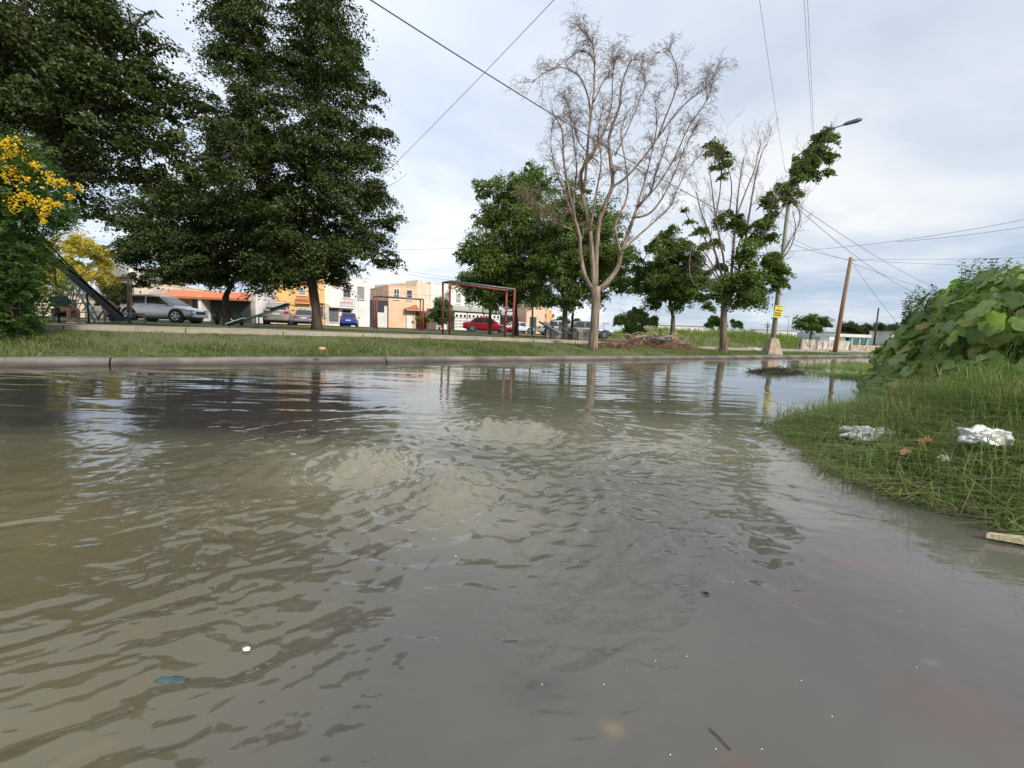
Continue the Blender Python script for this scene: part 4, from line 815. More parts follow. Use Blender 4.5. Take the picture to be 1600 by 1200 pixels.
# yellow house
h = House('house', 'yellow house with red balcony rail behind the silver cars', 431.4, 47.5, 507, 50, 433, 9, YEL); h.cap(.05, .15)
h.win(465.5, 449, 478, 461, frame=WHITEP, nx=4, nz=3); h.rail(463, 463, 482, 472.5, REDRAIL, slab=YEL); h.block(432, 472.6, 507, 475, YEL, 'ledge', .12, .3)
h.win(466, 480, 481, 498, CURT, WHITEP, nx=2); h.win(500, 480, 505, 496, CURT, IRON, bars=4); h.block(484, 449, 506.5, 473, YEL, 'bay', .5, .3); h.win(488, 452, 502, 466, nx=2)
# white house
h = House('house', 'white two storey house behind the blue car', 507.4, 50.2, 577.5, 52.5, 430, 9, WHITEW)
h.cap(.05, .15); h.block(507.6, 474, 514, 512, pm('beige_pillar', (.62, .55, .45), .9), 'pillar', .35, .3, True)
h.block(515, 477.5, 552, 480.5, WHITEW, 'slab', .6, .3)
h.win(536.5, 447, 548, 464.5, nz=3); h.win(558.5, 447.5, 569, 467, CURT, FRAME, nx=1); h.rail(534, 466.5, 552.5, 476, pm('pink_rail', (.62, .42, .38), .7), slab=WHITEW, out=.6)
h.win(514.5, 480, 529, 502.5, CURT, IRON, bars=9); h.block(535, 484, 548.5, 510, DARKIN, 'doorway', .02, .3, True)
mb = MB(); a_, b_, c_, d_ = h.rect(538.5, 446, 546.5, 452.5); mb.b2((a_, -.45, b_), (c_, -.075, d_)); ac = mb.build('air_conditioner', GREYW, h.o)
mb = MB()
for i in range(6): z_ = b_ + (d_ - b_) * (i + .7) / 7; mb.b2((a_ + .05, -.475, z_ - .02), (c_ - .05, -.452, z_ + .02))
mb.build('grille', IRON, ac)
mb = MB(); [mb.b2((h.uz(x_, 490)[0] - .13, -.5, h.uz(x_, y_)[1] - .2), (h.uz(x_, 490)[0] + .13, -.36, h.uz(x_, y_)[1] + .2)) for x_, y_ in ((508.5, 489), (508.8, 493.5))]; mb.build('meter_box', GREYW, h.o)
# black gate
h = House('gate', 'tall black metal gate panel between white and peach houses', 577.8, 54, 606.5, 54.3, 468.5, .2, DARKG, 'gate_panel', cat='gate')
h.block(588, 488, 602, 512, WHITEW, 'white_panel', .06, .2, True); h.block(600.5, 478, 605, 512, WHITEW, 'white_panel', .06, .2, True)
# peach house
h = House('house', 'peach house with small red tiled door canopy', 607, 57, 650, 59, 446.5, 9, PEACH); h.cap(.04, .12)
h.win(615, 451, 624, 467.5, GLASSM, WHITEP, nx=2); h.win(635, 452.5, 644, 468.5, GLASSM, WHITEP, nx=2, bars=3)
h.win(634.5, 489, 645.5, 514, WHITEP, FRAME, nx=1, nz=1, name='door', sill=False)
a_, b_, c_, d_ = h.rect(631, 475.5, 651, 482.5); mb = MB(); mb.prism([(a_, -1.0, b_), (c_, -1.0, b_), ((a_ * .2 + c_ * .8), -1.0, d_), ], (0, .98, 0)); mb.build('canopy_roof', TILE, h.o)
mb = MB(); mb.b2((a_ + .1, -.9, b_ - .18), (h.W + 1.6, -.003, b_ - .01)); mb.build('ledge', PEACH, h.o)
h = House('house', 'cream house end rising behind the peach house', 650.3, 59.2, 672, 61, 441, 10, CREAM); h.block(655, 437.5, 668, 441.5, CREAM, 'parapet', -.3, 3)
h.block(650.4, 484, 671.5, 514, pm('brown_porch', (.16, .10, .075), .8), 'porch_wall', .03, .3, True); h.win(655, 486, 663, 494, DARKIN, REDRAIL, nx=4)
h = House('garden_wall', 'brown brick side wall left of the climbing shrub', 670, 57, 682, 60, 482, .3, pm('brown_brick', (.21, .13, .10), .9, .4, 4, .5), cat='wall')
# white garage house
h = House('house', 'white house with long grey-roofed garage behind the red car', 672.3, 61, 772, 67, 442, 9, WHITEW)
h.cap(.04, .12); h.win(695, 457, 701, 467, CURT, FRAME); h.win(712, 458, 720, 474, CURT, WHITEP, nx=1)
a_, b_, c_, d_ = h.rect(700, 478.5, 770, 486); mb = MB(); mb.prism([(a_ - 1.5, -.003, d_ + .2), (a_ - 1.5, -2.2, b_ + .25), (a_ - 1.5, -2.2, b_ + .02), (a_ - 1.5, -.003, b_)], (c_ - a_ + 2.5, 0, 0)); mb.build('porch_roof', pm('grey_sheet_roof', (.38, .39, .36), .7), h.o)
def garage(h, x0, y0, x1, y1, out=1.9):
    u0_, z0, u1_, z1 = h.rect(x0, y0, x1, y1); z0 = .02; g = MB().b2((u0_, -out, z0), (u1_, -out + .1, z1)).build('garage_door', WHITEP, h.o); mb = MB(); mb2 = MB()
    n_ = max(3, int((u1_ - u0_) / .62))
    for i in range(n_): c = u0_ + (u1_ - u0_) * (i + .5) / n_; mb.b2((c - .17, -out - .012, z1 - .62), (c + .17, -out - .002, z1 - .28))
    mb.build('pane', DARKIN, g)
    for r_ in range(4):
        zz = z0 + .35 + r_ * .42
        for j in range(3): c = u0_ + (u1_ - u0_) * (j + .5) / 3; w3 = (u1_ - u0_) / 3 * .42; mb2.b2((c - w3, -out - .03, zz), (c + w3, -out - .005, zz + .2))
    mb2.build('panel', pm('grey_panel', (.42, .42, .42), .6), g)
garage(h, 701, 488, 719, 517); garage(h, 721, 489, 744, 517.5); garage(h, 747, 490, 770, 518)
# grey and peach garages
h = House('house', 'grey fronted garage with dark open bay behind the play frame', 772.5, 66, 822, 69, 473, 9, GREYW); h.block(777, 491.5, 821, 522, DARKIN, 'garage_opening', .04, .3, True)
mb = MB(); a_, b_, c_, d_ = h.rect(777, 491.5, 821, 494)
for i in range(9): c = a_ + (c_ - a_) * (i + .5) / 9; mb.b2((c - .16, -.3, b_ - .1), (c + .16, -.06, b_ + .1))
mb.build('trim', IRON, h.o)
for x_ in (784, 806):
    u_, z_ = h.uz(x_, 487); mb = MB(); mb.tube([(u_, -.02, z_), (u_, -.12, z_), (u_, -.22, z_)], [.2, .22, .12], 10); mb.build('wall_lamp', WHITEP, h.o)
h = House('house', 'peach pillared house with dark green door opening', 822.3, 66, 851, 68, 476, 9, PEACH); h.block(828, 495, 837, 522, GREENP, 'doorway', .03, .3, True)
h = House('house', 'orange stepped house beyond the peach pillars', 849, 70, 862, 71, 483, 9, ORG); h.win(841.5 + 9, 490, 853.5, 496)
h = House('house', 'small orange building end with flat brown roof', 851, 74, 863, 74, 495, 6, ORG); MB().b2((-.3, -.3, h.h), (h.W + .3, 6, h.h + .5)).build('roof', pm('brown_roof', (.25, .14, .11), .9), h.o)
# water tank dome
b_ = D(215, 446, 49); t_ = thing('water_tank', 'round white rooftop water tank above the cream house', 'tank', b_); mb = MB()
hgt = 2.0; mb.tube([(0, 0, 0), (0, 0, .9), (0, 0, 1.3), (0, 0, 1.65), (0, 0, 1.85), (0, 0, 1.93)], [.95, .95, .88, .65, .35, .12], 20); mb.build('tank_shell', WHITEP, t_, smooth=True); mb = MB(); mb.tube([(0, 0, 1.9), (0, 0, 2.05)], .2, 12); mb.build('lid', WHITEP, t_)
# far white buildings, canopy
def far(label, x0, x1, y0, y1, dep, mat, name='warehouse', cat='building', dark=None):
    A, B = D(x0, y1, dep), D(x1, y0, dep); t = thing(name, label, cat, (A.x, A.y, float(TZ(A.x, A.y))), group='buildings beyond the field'); w_ = B.x - A.x; z1 = B.z - t.location.z
    MB().b2((0, 0, -1), (w_, 4, z1)).build('wall', mat, t); mb = MB(); mb.prism([(-.5, -.5, z1), (w_ * .5, -.5, z1 + .06 * w_ * .3), (w_ + .5, -.5, z1)], (0, 4, 0)); mb.build('roof', WHITEP, t)
    return t
far('long low white warehouse left of the airy green tree', 1008, 1102, 510, 524, 190, WHITEP); far('white warehouse roof left of the street lamp base', 1178, 1246, 517, 530, 200, WHITEP)
far('white block left of the canopy on the horizon', 1296, 1312, 519, 530, 130, WHITEP); far('white building half hidden by the vine mound shoulder', 1394, 1412, 518, 530, 60, WHITEP); far('tiny tan tower on the horizon right of the leaning pole', 1316, 1322, 502, 526, 260, CREAM)
A = D(1300, 536, 62); t_ = thing('canopy', 'long white flat canopy with pale blue posts beyond the low wall', 'shelter', (A.x, A.y, .4)); B = D(1350, 523, 62); w_ = B.x - A.x; z1 = B.z - .4
MB().b2((-.5, -1, z1 - .42), (w_ + .3, 3, z1)).build('roof', WHITEP, t_); PB = pm('pale_blue_paint', (.32, .55, .66), .6)
for i in range(5): MB().b2((w_ * i / 4 - .12, -.8, -.5), (w_ * i / 4 + .12, -.6, z1 - .42)).build('post', PB, t_)
MB().b2((w_ * .62, 1.5, -.5), (w_ * .8, 1.7, z1 - .45)).build('panel', DARKG, t_)
# low graffiti wall
A = T(1255, 30); B = T(1332, 33); t_ = thing('retaining_wall', 'low weathered wall with black and white graffiti beside the leaning pole', 'wall', A, math.atan2(B.y - A.y, B.x - A.x)); W_ = (B - A).length
gm, t, b = newmat('graffiti_wall'); n_ = t.nodes.new; l_ = t.links.new; b.inputs['Roughness'].default_value = .9
tc_ = n_('ShaderNodeTexCoord'); mp = n_('ShaderNodeMapping'); mp.inputs['Scale'].default_value = (2.2, 1, .35); l_(tc_.outputs['Object'], mp.inputs[0]); nz = n_('ShaderNodeTexNoise'); nz.inputs['Scale'].default_value = 3; nz.inputs['Detail'].default_value = 4; nz.inputs['Distortion'].default_value = 1.2; l_(mp.outputs[0], nz.inputs[0])
rp = n_('ShaderNodeValToRGB'); l_(nz.outputs[0], rp.inputs[0]); e = rp.color_ramp.elements; e[0].position = .40; e[0].color = (.08, .07, .07, 1); e[1].position = .52; e[1].color = (.50, .43, .36, 1); l_(rp.outputs[0], b.inputs['Base Color'])
MB().b2((0, 0, -.5), (W_, .3, .80)).build('wall', gm, t_, bevel=.03)
mb = MB(); rg = random.Random(3)
for k, x0 in enumerate(np.linspace(1.45, W_ - .5, 7)):                   # looping white strokes of the tag
    ps = [];
    for j in range(14): a_ = j * .75 + k; ps.append((x0 + .20 * math.cos(a_ * 1.3) + .015 * j - .1, -.006, .40 + .26 * math.sin(a_ + k * 2)))
    mb.tube(ps, .026, 4)
mb.build('graffiti', WHITEP, t_)
A = T(1333, 33.2); B = T(1400, 37); t_ = thing('retaining_wall', 'low crumbling tan wall running right from the leaning pole', 'wall', A, math.atan2(B.y - A.y, B.x - A.x)); MB().b2((0, 0, -.5), ((B - A).length, .3, .50)).build('wall', pm('crumbled_tan_wall', (.44, .36, .27), .95, .5, 3, .8), t_, bevel=.05)
# ------------------------------------------------------------------ cars
TYRE = BLACK; RED_L = pm('tail_lamp', (.42, .03, .02), .25, .2, 9, 0); LAMPW = pm('head_lamp', (.65, .67, .7), .15, .1, 9, 0, spec=.8); PLATE = pm('plate', (.75, .75, .72), .5, .1, 5, 0); TRIM = pm('black_trim', (.03, .03, .032), .5, .2, 8, 0)
CGL = pm('car_glass', (.025, .03, .033), .06, .2, .7, 0, spec=.9)
def car(name, label, px, dep, head, L_, W_, Ht, col, kind, cat='car'):
    """x forward. head: heading angle from +X."""
    p = T(px, dep); t = thing(name, label, cat, (p.x, p.y, p.z + .02), head, group='cars parked at the houses'); paint = pm(name + '_paint', col, .22, .05, 3, 0, metal=.35, spec=.6)
    hw = W_ / 2; gc = .20 if kind == 'sedan' else .24; belt = Ht * (.60 if kind != 'suv' else .62); x0, x1 = -L_ / 2, L_ / 2
    if kind == 'sedan': st = [(x0, .45, belt * .90, .80), (x0 + .10, .30, belt * 1.02, .93), (x0 + .55, .22, belt * 1.06, .98), (x0 + 1.1, .20, belt * 1.04, 1), (0, .19, belt, 1), (x1 - 1.35, .20, belt * .97, 1), (x1 - .6, .22, belt * .86, .97), (x1 - .14, .28, belt * .74, .86), (x1, .38, belt * .58, .70)]
    elif kind == 'hatch': st = [(x0, .42, belt * .92, .84), (x0 + .08, .28, belt * 1.02, .95), (x0 + .6, .22, belt * 1.04, .99), (0, .19, belt, 1), (x1 - 1.15, .2, belt * .97, 1), (x1 - .5, .22, belt * .85, .95), (x1, .36, belt * .6, .72)]
    else: st = [(x0, .50, belt * .95, .84), (x0 + .08, .34, belt * 1.05, .94), (x0 + .6, .27, belt * 1.06, .99), (0, .25, belt, 1), (x1 - 1.25, .26, belt * .97, 1), (x1 - .55, .28, belt * .86, .96), (x1 - .1, .34, belt * .74, .86), (x1, .42, belt * .62, .74)]
    mb = MB(); sec = []
    for (x, zb, zt, f) in st:
        h_ = hw * f; zm = zb + (zt - zb) * .45
        sec.append([(x, -h_ * .88, zb), (x, -h_, zb + .10), (x, -h_ * 1.01, zm), (x, -h_ * .95, zt - .05), (x, -h_ * .86, zt), (x, 0, zt + .025), (x, h_ * .86, zt), (x, h_ * .95, zt - .05), (x, h_ * 1.01, zm), (x, h_, zb + .10), (x, h_ * .88, zb)])
    for s_ in sec: mb.v += [Vector(q) for q in s_]
    n = 11
    for i in range(len(sec) - 1):
        for k in range(n): k2 = (k + 1) % n; mb.f.append([i * n + k, i * n + k2, (i + 1) * n + k2, (i + 1) * n + k])
    mb.f.append(list(range(n))); mb.f.append([(len(sec) - 1) * n + k for k in range(n)][::-1]); body = mb.build('body', paint, t, smooth=True, bevel=.03)
    if kind == 'sedan': pr = [(x0 + .55, belt * 1.0), (x0 + 1.15, Ht * .93), (x0 + 1.55, Ht * .985), (x0 + 2.1, Ht), (x0 + 2.6, Ht * .975), (x1 - 1.25, belt * .93)]
    elif kind == 'hatch': pr = [(x0 + .12, belt * .98), (x0 + .55, Ht * .95), (x0 + 1.0, Ht), (x0 + 1.9, Ht), (x0 + 2.3, Ht * .96), (x1 - 1.05, belt * .93)]
    else: pr = [(x0 + .10, belt * 1.0), (x0 + .55, Ht * .92), (x0 + 1.1, Ht * .985), (x0 + 1.9, Ht), (x0 + 2.5, Ht * .965), (x1 - .98, belt * .93)]
    def hwz(z): tt_ = max(0, min(1, (z - belt * .95) / (Ht - belt * .95))); return hw * (.90 - .17 * tt_)
    mb = MB(); m_ = len(pr)
    for sgn in (-1, 1): mb.v += [Vector((x, sgn * hwz(z), z)) for x, z in pr]
    mb.f.append(list(range(m_))); mb.f.append([m_ + k for k in range(m_)][::-1])
    for k in range(m_ - 1): mb.f.append([k, k + 1, m_ + k + 1, m_ + k])
    mb.f.append([0, m_ - 1, 2 * m_ - 1, m_]); mb.build('cabin', paint, t, smooth=False, bevel=.05)
    zb_ = belt * 1.05; zt_ = Ht * .92
    def xr(z, front):                                        # cabin outline x at height z
        seq = pr[::-1] if front else pr
        for (xa, za), (xb, zb) in zip(seq[:-1], seq[1:]):
            if za <= z <= zb: return xa + (xb - xa) * (z - za) / (zb - za)
        return seq[0][0]
    xa0, xa1, xb0, xb1 = xr(zb_, 0) + .16, xr(zt_, 0) + .12, xr(zb_, 1) - .16, xr(zt_, 1) - .10; xm = (xa0 + xb0) / 2 + .05
    for sgn in (-1, 1):
        for q in ([(xa0, zb_), (xm - .05, zb_), (xm - .05, zt_), (xa1, zt_)], [(xm + .05, zb_), (xb0, zb_), (xb1, zt_), (xm + .05, zt_)]):
            MB().prism([(x, sgn * (hwz(z) + .012), z) for x, z in q], (0, -sgn * .02, 0)).build('side_window', CGL, t)
        mb = MB(); xx = xb0 - .25; mb.box((xx, sgn * (hw + .10), zb_ + .06), (.14, .2, .13)); mb.build('mirror', paint if kind != 'suv' else TRIM, t, bevel=.03)
        for xh in (xm - .25, xb0 - .75 - .0): MB().b2((xh, sgn * (hw * 1.0 - .0), belt * .86), (xh + .2, sgn * (hw * 1.0 + .025), belt * .89)).build('door_handle', CHROME, t)
    for fr in (0, 1):                                         # windscreen and rear window
        z0_, z1_ = belt * 1.04, Ht * .935; e_ = .012 if fr else -.012; q = [(xr(z0_, fr) + e_, -hwz(z0_) * .86, z0_), (xr(z0_, fr) + e_, hwz(z0_) * .86, z0_), (xr(z1_, fr) + e_, hwz(z1_) * .86, z1_), (xr(z1_, fr) + e_, -hwz(z1_) * .86, z1_)]
        MB().prism(q, (.015 if fr else -.015, 0, .012)).build('windscreen' if fr else 'rear_window', CGL, t)
    wr = .33 if kind != 'suv' else .37
    for xw in (x0 + .85, x1 - .88):
        for sgn in (-1, 1):
            mb = MB(); mb.tube([(xw, sgn * (hw * 1.0 - .2), wr), (xw, sgn * (hw * 1.01 + .006), wr)], wr * 1.20, 24); mb.build('wheel_arch', TRIM, t)
            mb = MB(); mb.tube([(xw, sgn * (hw - .19), wr), (xw, sgn * (hw + .0), wr), (xw, sgn * (hw + .028), wr)], [wr, wr, wr * .93], 24); w_ = mb.build('wheel', TYRE, t, smooth=False)
            mb = MB(); mb.tube([(xw, sgn * (hw + .02), wr), (xw, sgn * (hw + .035), wr)], wr * .16, 10)
            for k in range(5):
                a_ = k * 1.2566 + xw; c_, s_ = math.cos(a_), math.sin(a_); pz = Vector((-s_, 0, c_)) * .035; o_ = Vector((xw, sgn * (hw + .03), wr)); e_ = o_ + Vector((c_, 0, s_)) * wr * .62
                mb.prism([o_ - pz, o_ + pz, e_ + pz, e_ - pz], (0, sgn * .012, 0))
            for k in range(20):
                a0, a1 = k * .31416, (k + 1) * .31416; P_ = lambda a, r: (xw + math.cos(a) * r, sgn * (hw + .03), wr + math.sin(a) * r)
                mb.prism([P_(a0, wr * .60), P_(a1, wr * .60), P_(a1, wr * .68), P_(a0, wr * .68)], (0, sgn * .014, 0))
            mb.build('rim', CHROME, w_)
    mb = MB(); mb.b2((x0 - .05, -hw * .86, .34), (x0 + .10, hw * .86, .56)); mb.build('rear_bumper', paint if kind != 'suv' else pm('bumper_grey', (.25, .24, .23), .5), t, bevel=.05)
    mb = MB(); mb.b2((x1 - .16, -hw * .74, .30), (x1 + .035, hw * .74, .50)); mb.build('front_bumper', paint, t, bevel=.05)
    mb = MB(); mb.b2((x1 - .1, -hw * .45, .52), (x1 + .025, hw * .45, .68)); mb.build('grille', TRIM, t, bevel=.02)
    for sgn in (-1, 1):
        mb = MB(); mb.b2((x0 - .02, sgn * hw * .56, belt * .78), (x0 + .22, sgn * hw * .93, belt * .97)); mb.build('taillight', RED_L, t, bevel=.02)
        mb = MB(); mb.b2((x1 - .42, sgn * hw * .52, belt * .66), (x1 - .045, sgn * hw * .84, belt * .78)); mb.build('headlight', LAMPW, t, bevel=.03)
    MB().b2((x0 - .035, -.24, belt * .70), (x0 + .02, .24, belt * .82)).build('number_plate', PLATE, t)
    MB().b2((x0 + .4, -hw * .8, .14), (x1 - .4, hw * .8, .3)).build('underbody', TRIM, t)
    if kind == 'suv' and 'roof rack' in label:
        mb = MB(); [mb.tube([(x0 + .6, s_ * hw * .62, Ht), (x0 + .7, s_ * hw * .62, Ht + .07), (x0 + 2.0, s_ * hw * .62, Ht + .07), (x0 + 2.1, s_ * hw * .62, Ht)], .02, 6) for s_ in (-1, 1)]; mb.build('roof_rack', TRIM, t)
    return t
R_ = math.radians
car('parked_suv', 'white crossover parked side-on under the trees at the left', 258, 27, R_(2), 4.45, 1.82, 1.60, (.74, .73, .72), 'suv')
car('parked_suv', 'champagne coloured off-roader with roof rack seen from behind the seesaw', 436, 36, R_(114), 4.5, 1.86, 1.78, (.46, .42, .38), 'suv')
car('parked_car', 'grey sedan seen from behind next to the tall tree trunk', 476.5, 41, R_(113), 4.4, 1.76, 1.45, (.26, .28, .32), 'sedan')
car('parked_car', 'blue hatchback parked in front of the white house', 546, 48, R_(107), 3.7, 1.72, 1.45, (.03, .09, .42), 'hatch')
car('parked_car', 'dark red sedan parked behind the near play frame', 761, 43, R_(8), 4.7, 1.78, 1.46, (.30, .012, .025), 'sedan')
car('parked_car', 'white car inside the dark garage bay', 812, 60, R_(30), 3.9, 1.7, 1.42, (.72, .72, .72), 'hatch')
car('parked_car', 'dark grey car behind the concrete block left of the dead tree', 915, 38, R_(10), 4.5, 1.78, 1.45, (.10, .10, .12), 'sedan')
car('parked_car', 'silver car partly hidden behind the dense tree trunk', 874, 42, R_(6), 4.3, 1.75, 1.45, (.55, .56, .58), 'sedan')
# ------------------------------------------------------------------ playground
def bar(mb, a, b, r=.03, n=8): mb.tube([a, b], r, n)
def frame(label, legs, dep_l, dep_r, rung=True):
    """legs: four (xtop,ytop,xbase) left front, left back, right front, right back"""
    P = []
    for (xt, yt, xb, dp) in legs: b_ = T(xb, dp); tp_ = D(xt, yt, dp); P.append((b_, tp_))
    t = thing('play_frame', label, 'play frame', P[0][0], group='red tube play frames on the lawn')
    for b_, tp_ in P:
        mb = MB(); bar(mb, b_ - Vector((0, 0, .1)), tp_, .055); mb.build('leg', RUST, t, world=True, smooth=True)
    for i, j in ((0, 2), (1, 3)): mb = MB(); bar(mb, P[i][1], P[j][1], .045); mb.build('top_bar', STEEL if i == 1 else RUST, t, world=True, smooth=True)
    for i, j in ((0, 1), (2, 3)):
        mb = MB(); bar(mb, P[i][1], P[j][1], .036)
        b1, t1 = P[i]; b2, t2 = P[j]
        for f_ in ((.55,) if i == 2 else (.3, .6)): bar(mb, b1.lerp(t1, f_), b2.lerp(t2, f_), .025)
        mb.build('end_bar', STEEL, t, world=True, smooth=True)
    mb = MB(); n_ = 9
    for k in range(1, n_): bar(mb, P[0][1].lerp(P[2][1], k / n_), P[1][1].lerp(P[3][1], k / n_), .016, 6)
    return t
frame('large near red and grey tube play frame left of the red car', [(692, 441, 692, 22.6), (703, 439.5, 702.5, 21.8), (792, 454, 789, 22.4), (804.5, 452, 801, 21.6)], 0, 0)
frame('smaller far tube play frame in front of the peach house', [(584.5, 463, 585, 31.5), (588.5, 462.5, 589, 30.8), (657, 468, 656, 31.5), (661.5, 467.5, 660.5, 30.8)], 0, 0)
# slide at left
t_ = thing('slide', 'tall dark metal playground slide with handrail at the left', 'slide', T(193, 15)); tp = D(38, 366, 14.4); ft = D(190, 500, 15); d_ = (ft - tp); sd_ = Vector((d_.y, -d_.x, 0)).normalized() * .13
nn = d_.cross(sd_).normalized(); nn = nn if nn.z > 0 else -nn
fe = ft + Vector((d_.x, d_.y, 0)).normalized() * .35
mb = MB(); mb.face([tp - sd_, tp + sd_, ft + sd_, ft - sd_]); mb.face([ft - sd_, ft + sd_, fe + sd_, fe - sd_]); o = mb.build('slide_bed', STEEL, t_, world=True); so_ = o.modifiers.new('thick', 'SOLIDIFY'); so_.thickness = .02
for s_ in (-1, 1):
    mb = MB(); q0, q1, q2 = tp + sd_ * s_, ft + sd_ * s_, fe + sd_ * s_; mb.prism([q0 - nn * .05, q1 - nn * .05, q1 + nn * .09, q0 + nn * .09], sd_ * s_ * .15); mb.prism([q1 - nn * .05, q2 - nn * .03, q2 + Vector((0, 0, .08)), q1 + nn * .18], sd_ * s_ * .12); mb.build('side_board', NAVY, t_, world=True)
mb = MB(); hr = [D(56, 357, 14.4), D(98, 405, 14.6), D(140, 447, 14.8), D(172, 474, 14.9), D(192, 492, 15)]; mb.tube(hr, .026, 7)
for a_, b_ in (((92, 398), (92, 415)), ((97, 404), (97, 420)), ((146, 452), (146, 463))): bar(mb, D(*a_, 14.6), D(*b_, 14.6), .018)
mb.build('handrail', NAVY, t_, world=True, smooth=True)
mb = MB(); 
for x_, y_, dd in ((18, 376, 0), (40, 368, 0), (18, 376, .9), (40, 368, .9)):
    q = D(x_, y_, 14.4 + dd); bar(mb, q, (q.x, q.y, float(TZ(q.x, q.y)) - .1), .04)
bar(mb, D(12, 374, 14.4), D(60, 392, 14.5), .035); q = D(85, 420, 14.6); bar(mb, q, (q.x, q.y, float(TZ(q.x, q.y))), .03); bar(mb, D(135, 452, 14.8), Vector((D(135, 452, 14.8).x, 14.8, .45)), .028)
for k in range(8): a_ = D(18, 376, 14.4); z_ = .6 + k * .28; bar(mb, (a_.x - .0, 14.4, z_), (a_.x, 15.3, z_), .018)
mb.build('platform_frame', GREENP, t_, world=True, smooth=True)
# swing set with pale green tubes
t_ = thing('swing_set', 'pale green tube swing set half hidden behind the dark slide', 'swing', T(130, 16)); SWG = t_; mb = MB(); ap = D(108, 432, 16); g1 = T(152, 16); g0 = T(62, 16)
ap2 = D(118, 436, 19.5); g3 = T(158, 19.5); g2 = T(84, 19.5)
for a_, b_ in ((ap, g1), (ap, g0), (ap2, g3), (ap2, g2)): m2 = MB(); bar(m2, a_ + (a_ - b_).normalized() * .1, b_ - Vector((0, 0, .05)), .035); m2.build('leg', TEALP, t_, world=True, smooth=True)
m2 = MB(); bar(m2, ap, ap2, .035); m2.build('top_bar', TEALP, t_, world=True, smooth=True)
m2 = MB(); bar(m2, D(100, 474, 16), D(139, 474, 16), .02); bar(m2, D(118, 488, 18), D(150, 488, 18), .02); bar(m2, D(128, 486, 16), D(141, 474, 16), .02); bar(m2, D(152, 498, 16.2), D(163, 484, 16.2), .035); m2.build('brace', STEEL, t_, world=True, smooth=True)
# tube bench frame right of slide foot
t_ = thing('tube_rail', 'low grey tube rail beside the foot of the dark slide', 'rail', T(205, 17)); mb = MB(); q0, q1 = D(182, 490, 17), D(225, 490.5, 17); bar(mb, q0, q1, .03); [bar(mb, q, (q.x, q.y, float(TZ(q.x, q.y)) - .05), .03) for q in (q0, q1, q0.lerp(q1, .5))]; mb.build('rail', STEEL, t_, world=True, smooth=True)
# seesaw
t_ = thing('seesaw', 'green seesaw plank tilted up to the right', 'seesaw', T(400, 19)); q0 = D(356, 508.5, 18.6); q1 = D(451, 477, 19.2); mb = MB(); bar(mb, q0, q1, .05); mb.build('beam', GREENP, t_, world=True, smooth=True)
d_ = (q1 - q0).normalized(); mb = MB(); mb.prism([q1 - d_ * .75 + Vector((0, -.16, .05)), q1 + Vector((0, -.16, .05)), q1 + Vector((0, .16, .05)), q1 - d_ * .75 + Vector((0, .16, .05))], (0, 0, .04)); mb.build('seat', NAVY, t_, world=True)
mb = MB(); mb.prism([q0 + Vector((0, -.16, .05)), q0 + d_ * .7 + Vector((0, -.16, .05)), q0 + d_ * .7 + Vector((0, .16, .05)), q0 + Vector((0, .16, .05))], (0, 0, .04)); mb.build('seat', TEALP, t_, world=True)
mb = MB(); bar(mb, D(361, 498, 18.7), D(366, 505, 18.7), .025); bar(mb, D(430, 477, 19.1), D(434, 484, 19.1), .02); mb.build('handle', TEALP, t_, world=True, smooth=True)
for x_, dd in ((399, 0), (404, 0), (399, .6), (404, .6)):
    q = D(x_, 494, 18.9 + dd); mb = MB(); bar(mb, q, (q.x, q.y, float(TZ(q.x, q.y)) - .1), .035); mb.build('leg', GREENP, t_, world=True, smooth=True)
q = D(401, 494, 18.9); mb = MB(); bar(mb, q - Vector((.1, 0, 0)), q + Vector((.1, .6, 0)), .04); mb.build('axle', GREENP, t_, world=True)
# second slide, right
t_ = thing('slide', 'small dark slide with pale bed left of the dense tree trunk', 'slide', T(876, 21)); S_ = .3
for (a_, b_, dd) in (((842, 501), (874, 521), 0), ((851, 501.5), (880, 520), .5)):
    q0, q1 = D(*a_, 21 + dd), D(*b_, 21 + dd); m2 = MB(); m2.prism([q0, q1, q1 - Vector((0, 0, .09)), q0 - Vector((0, 0, .09))], (0, .03, 0)); m2.build('side_board', NAVY, t_, world=True)
q0, q1, q2, q3 = D(845, 503.5, 21.03), D(874, 521.5, 21.03), D(880, 520.5, 21.5), D(852, 503, 21.5); mb = MB(); mb.face([q0, q1, q2, q3]); o = mb.build('slide_bed', STEEL, t_, world=True); o.modifiers.new('thick', 'SOLIDIFY').thickness = .02
q0, q1 = D(861, 501, 22), D(893, 522, 22); mb = MB(); bar(mb, q0, q1, .04); mb.build('handrail', NAVY, t_, world=True)
for x_, y_ in ((853, 506), (861, 501)): q = D(x_, y_, 21.3 if y_ > 502 else 22); mb = MB(); bar(mb, q, (q.x, q.y, float(TZ(q.x, q.y)) - .1), .035); mb.build('leg', NAVY, t_, world=True)
mb = MB(); bar(mb, D(848, 511, 21.3), D(866, 511, 21.3), .035); mb.build('brace', NAVY, t_, world=True)
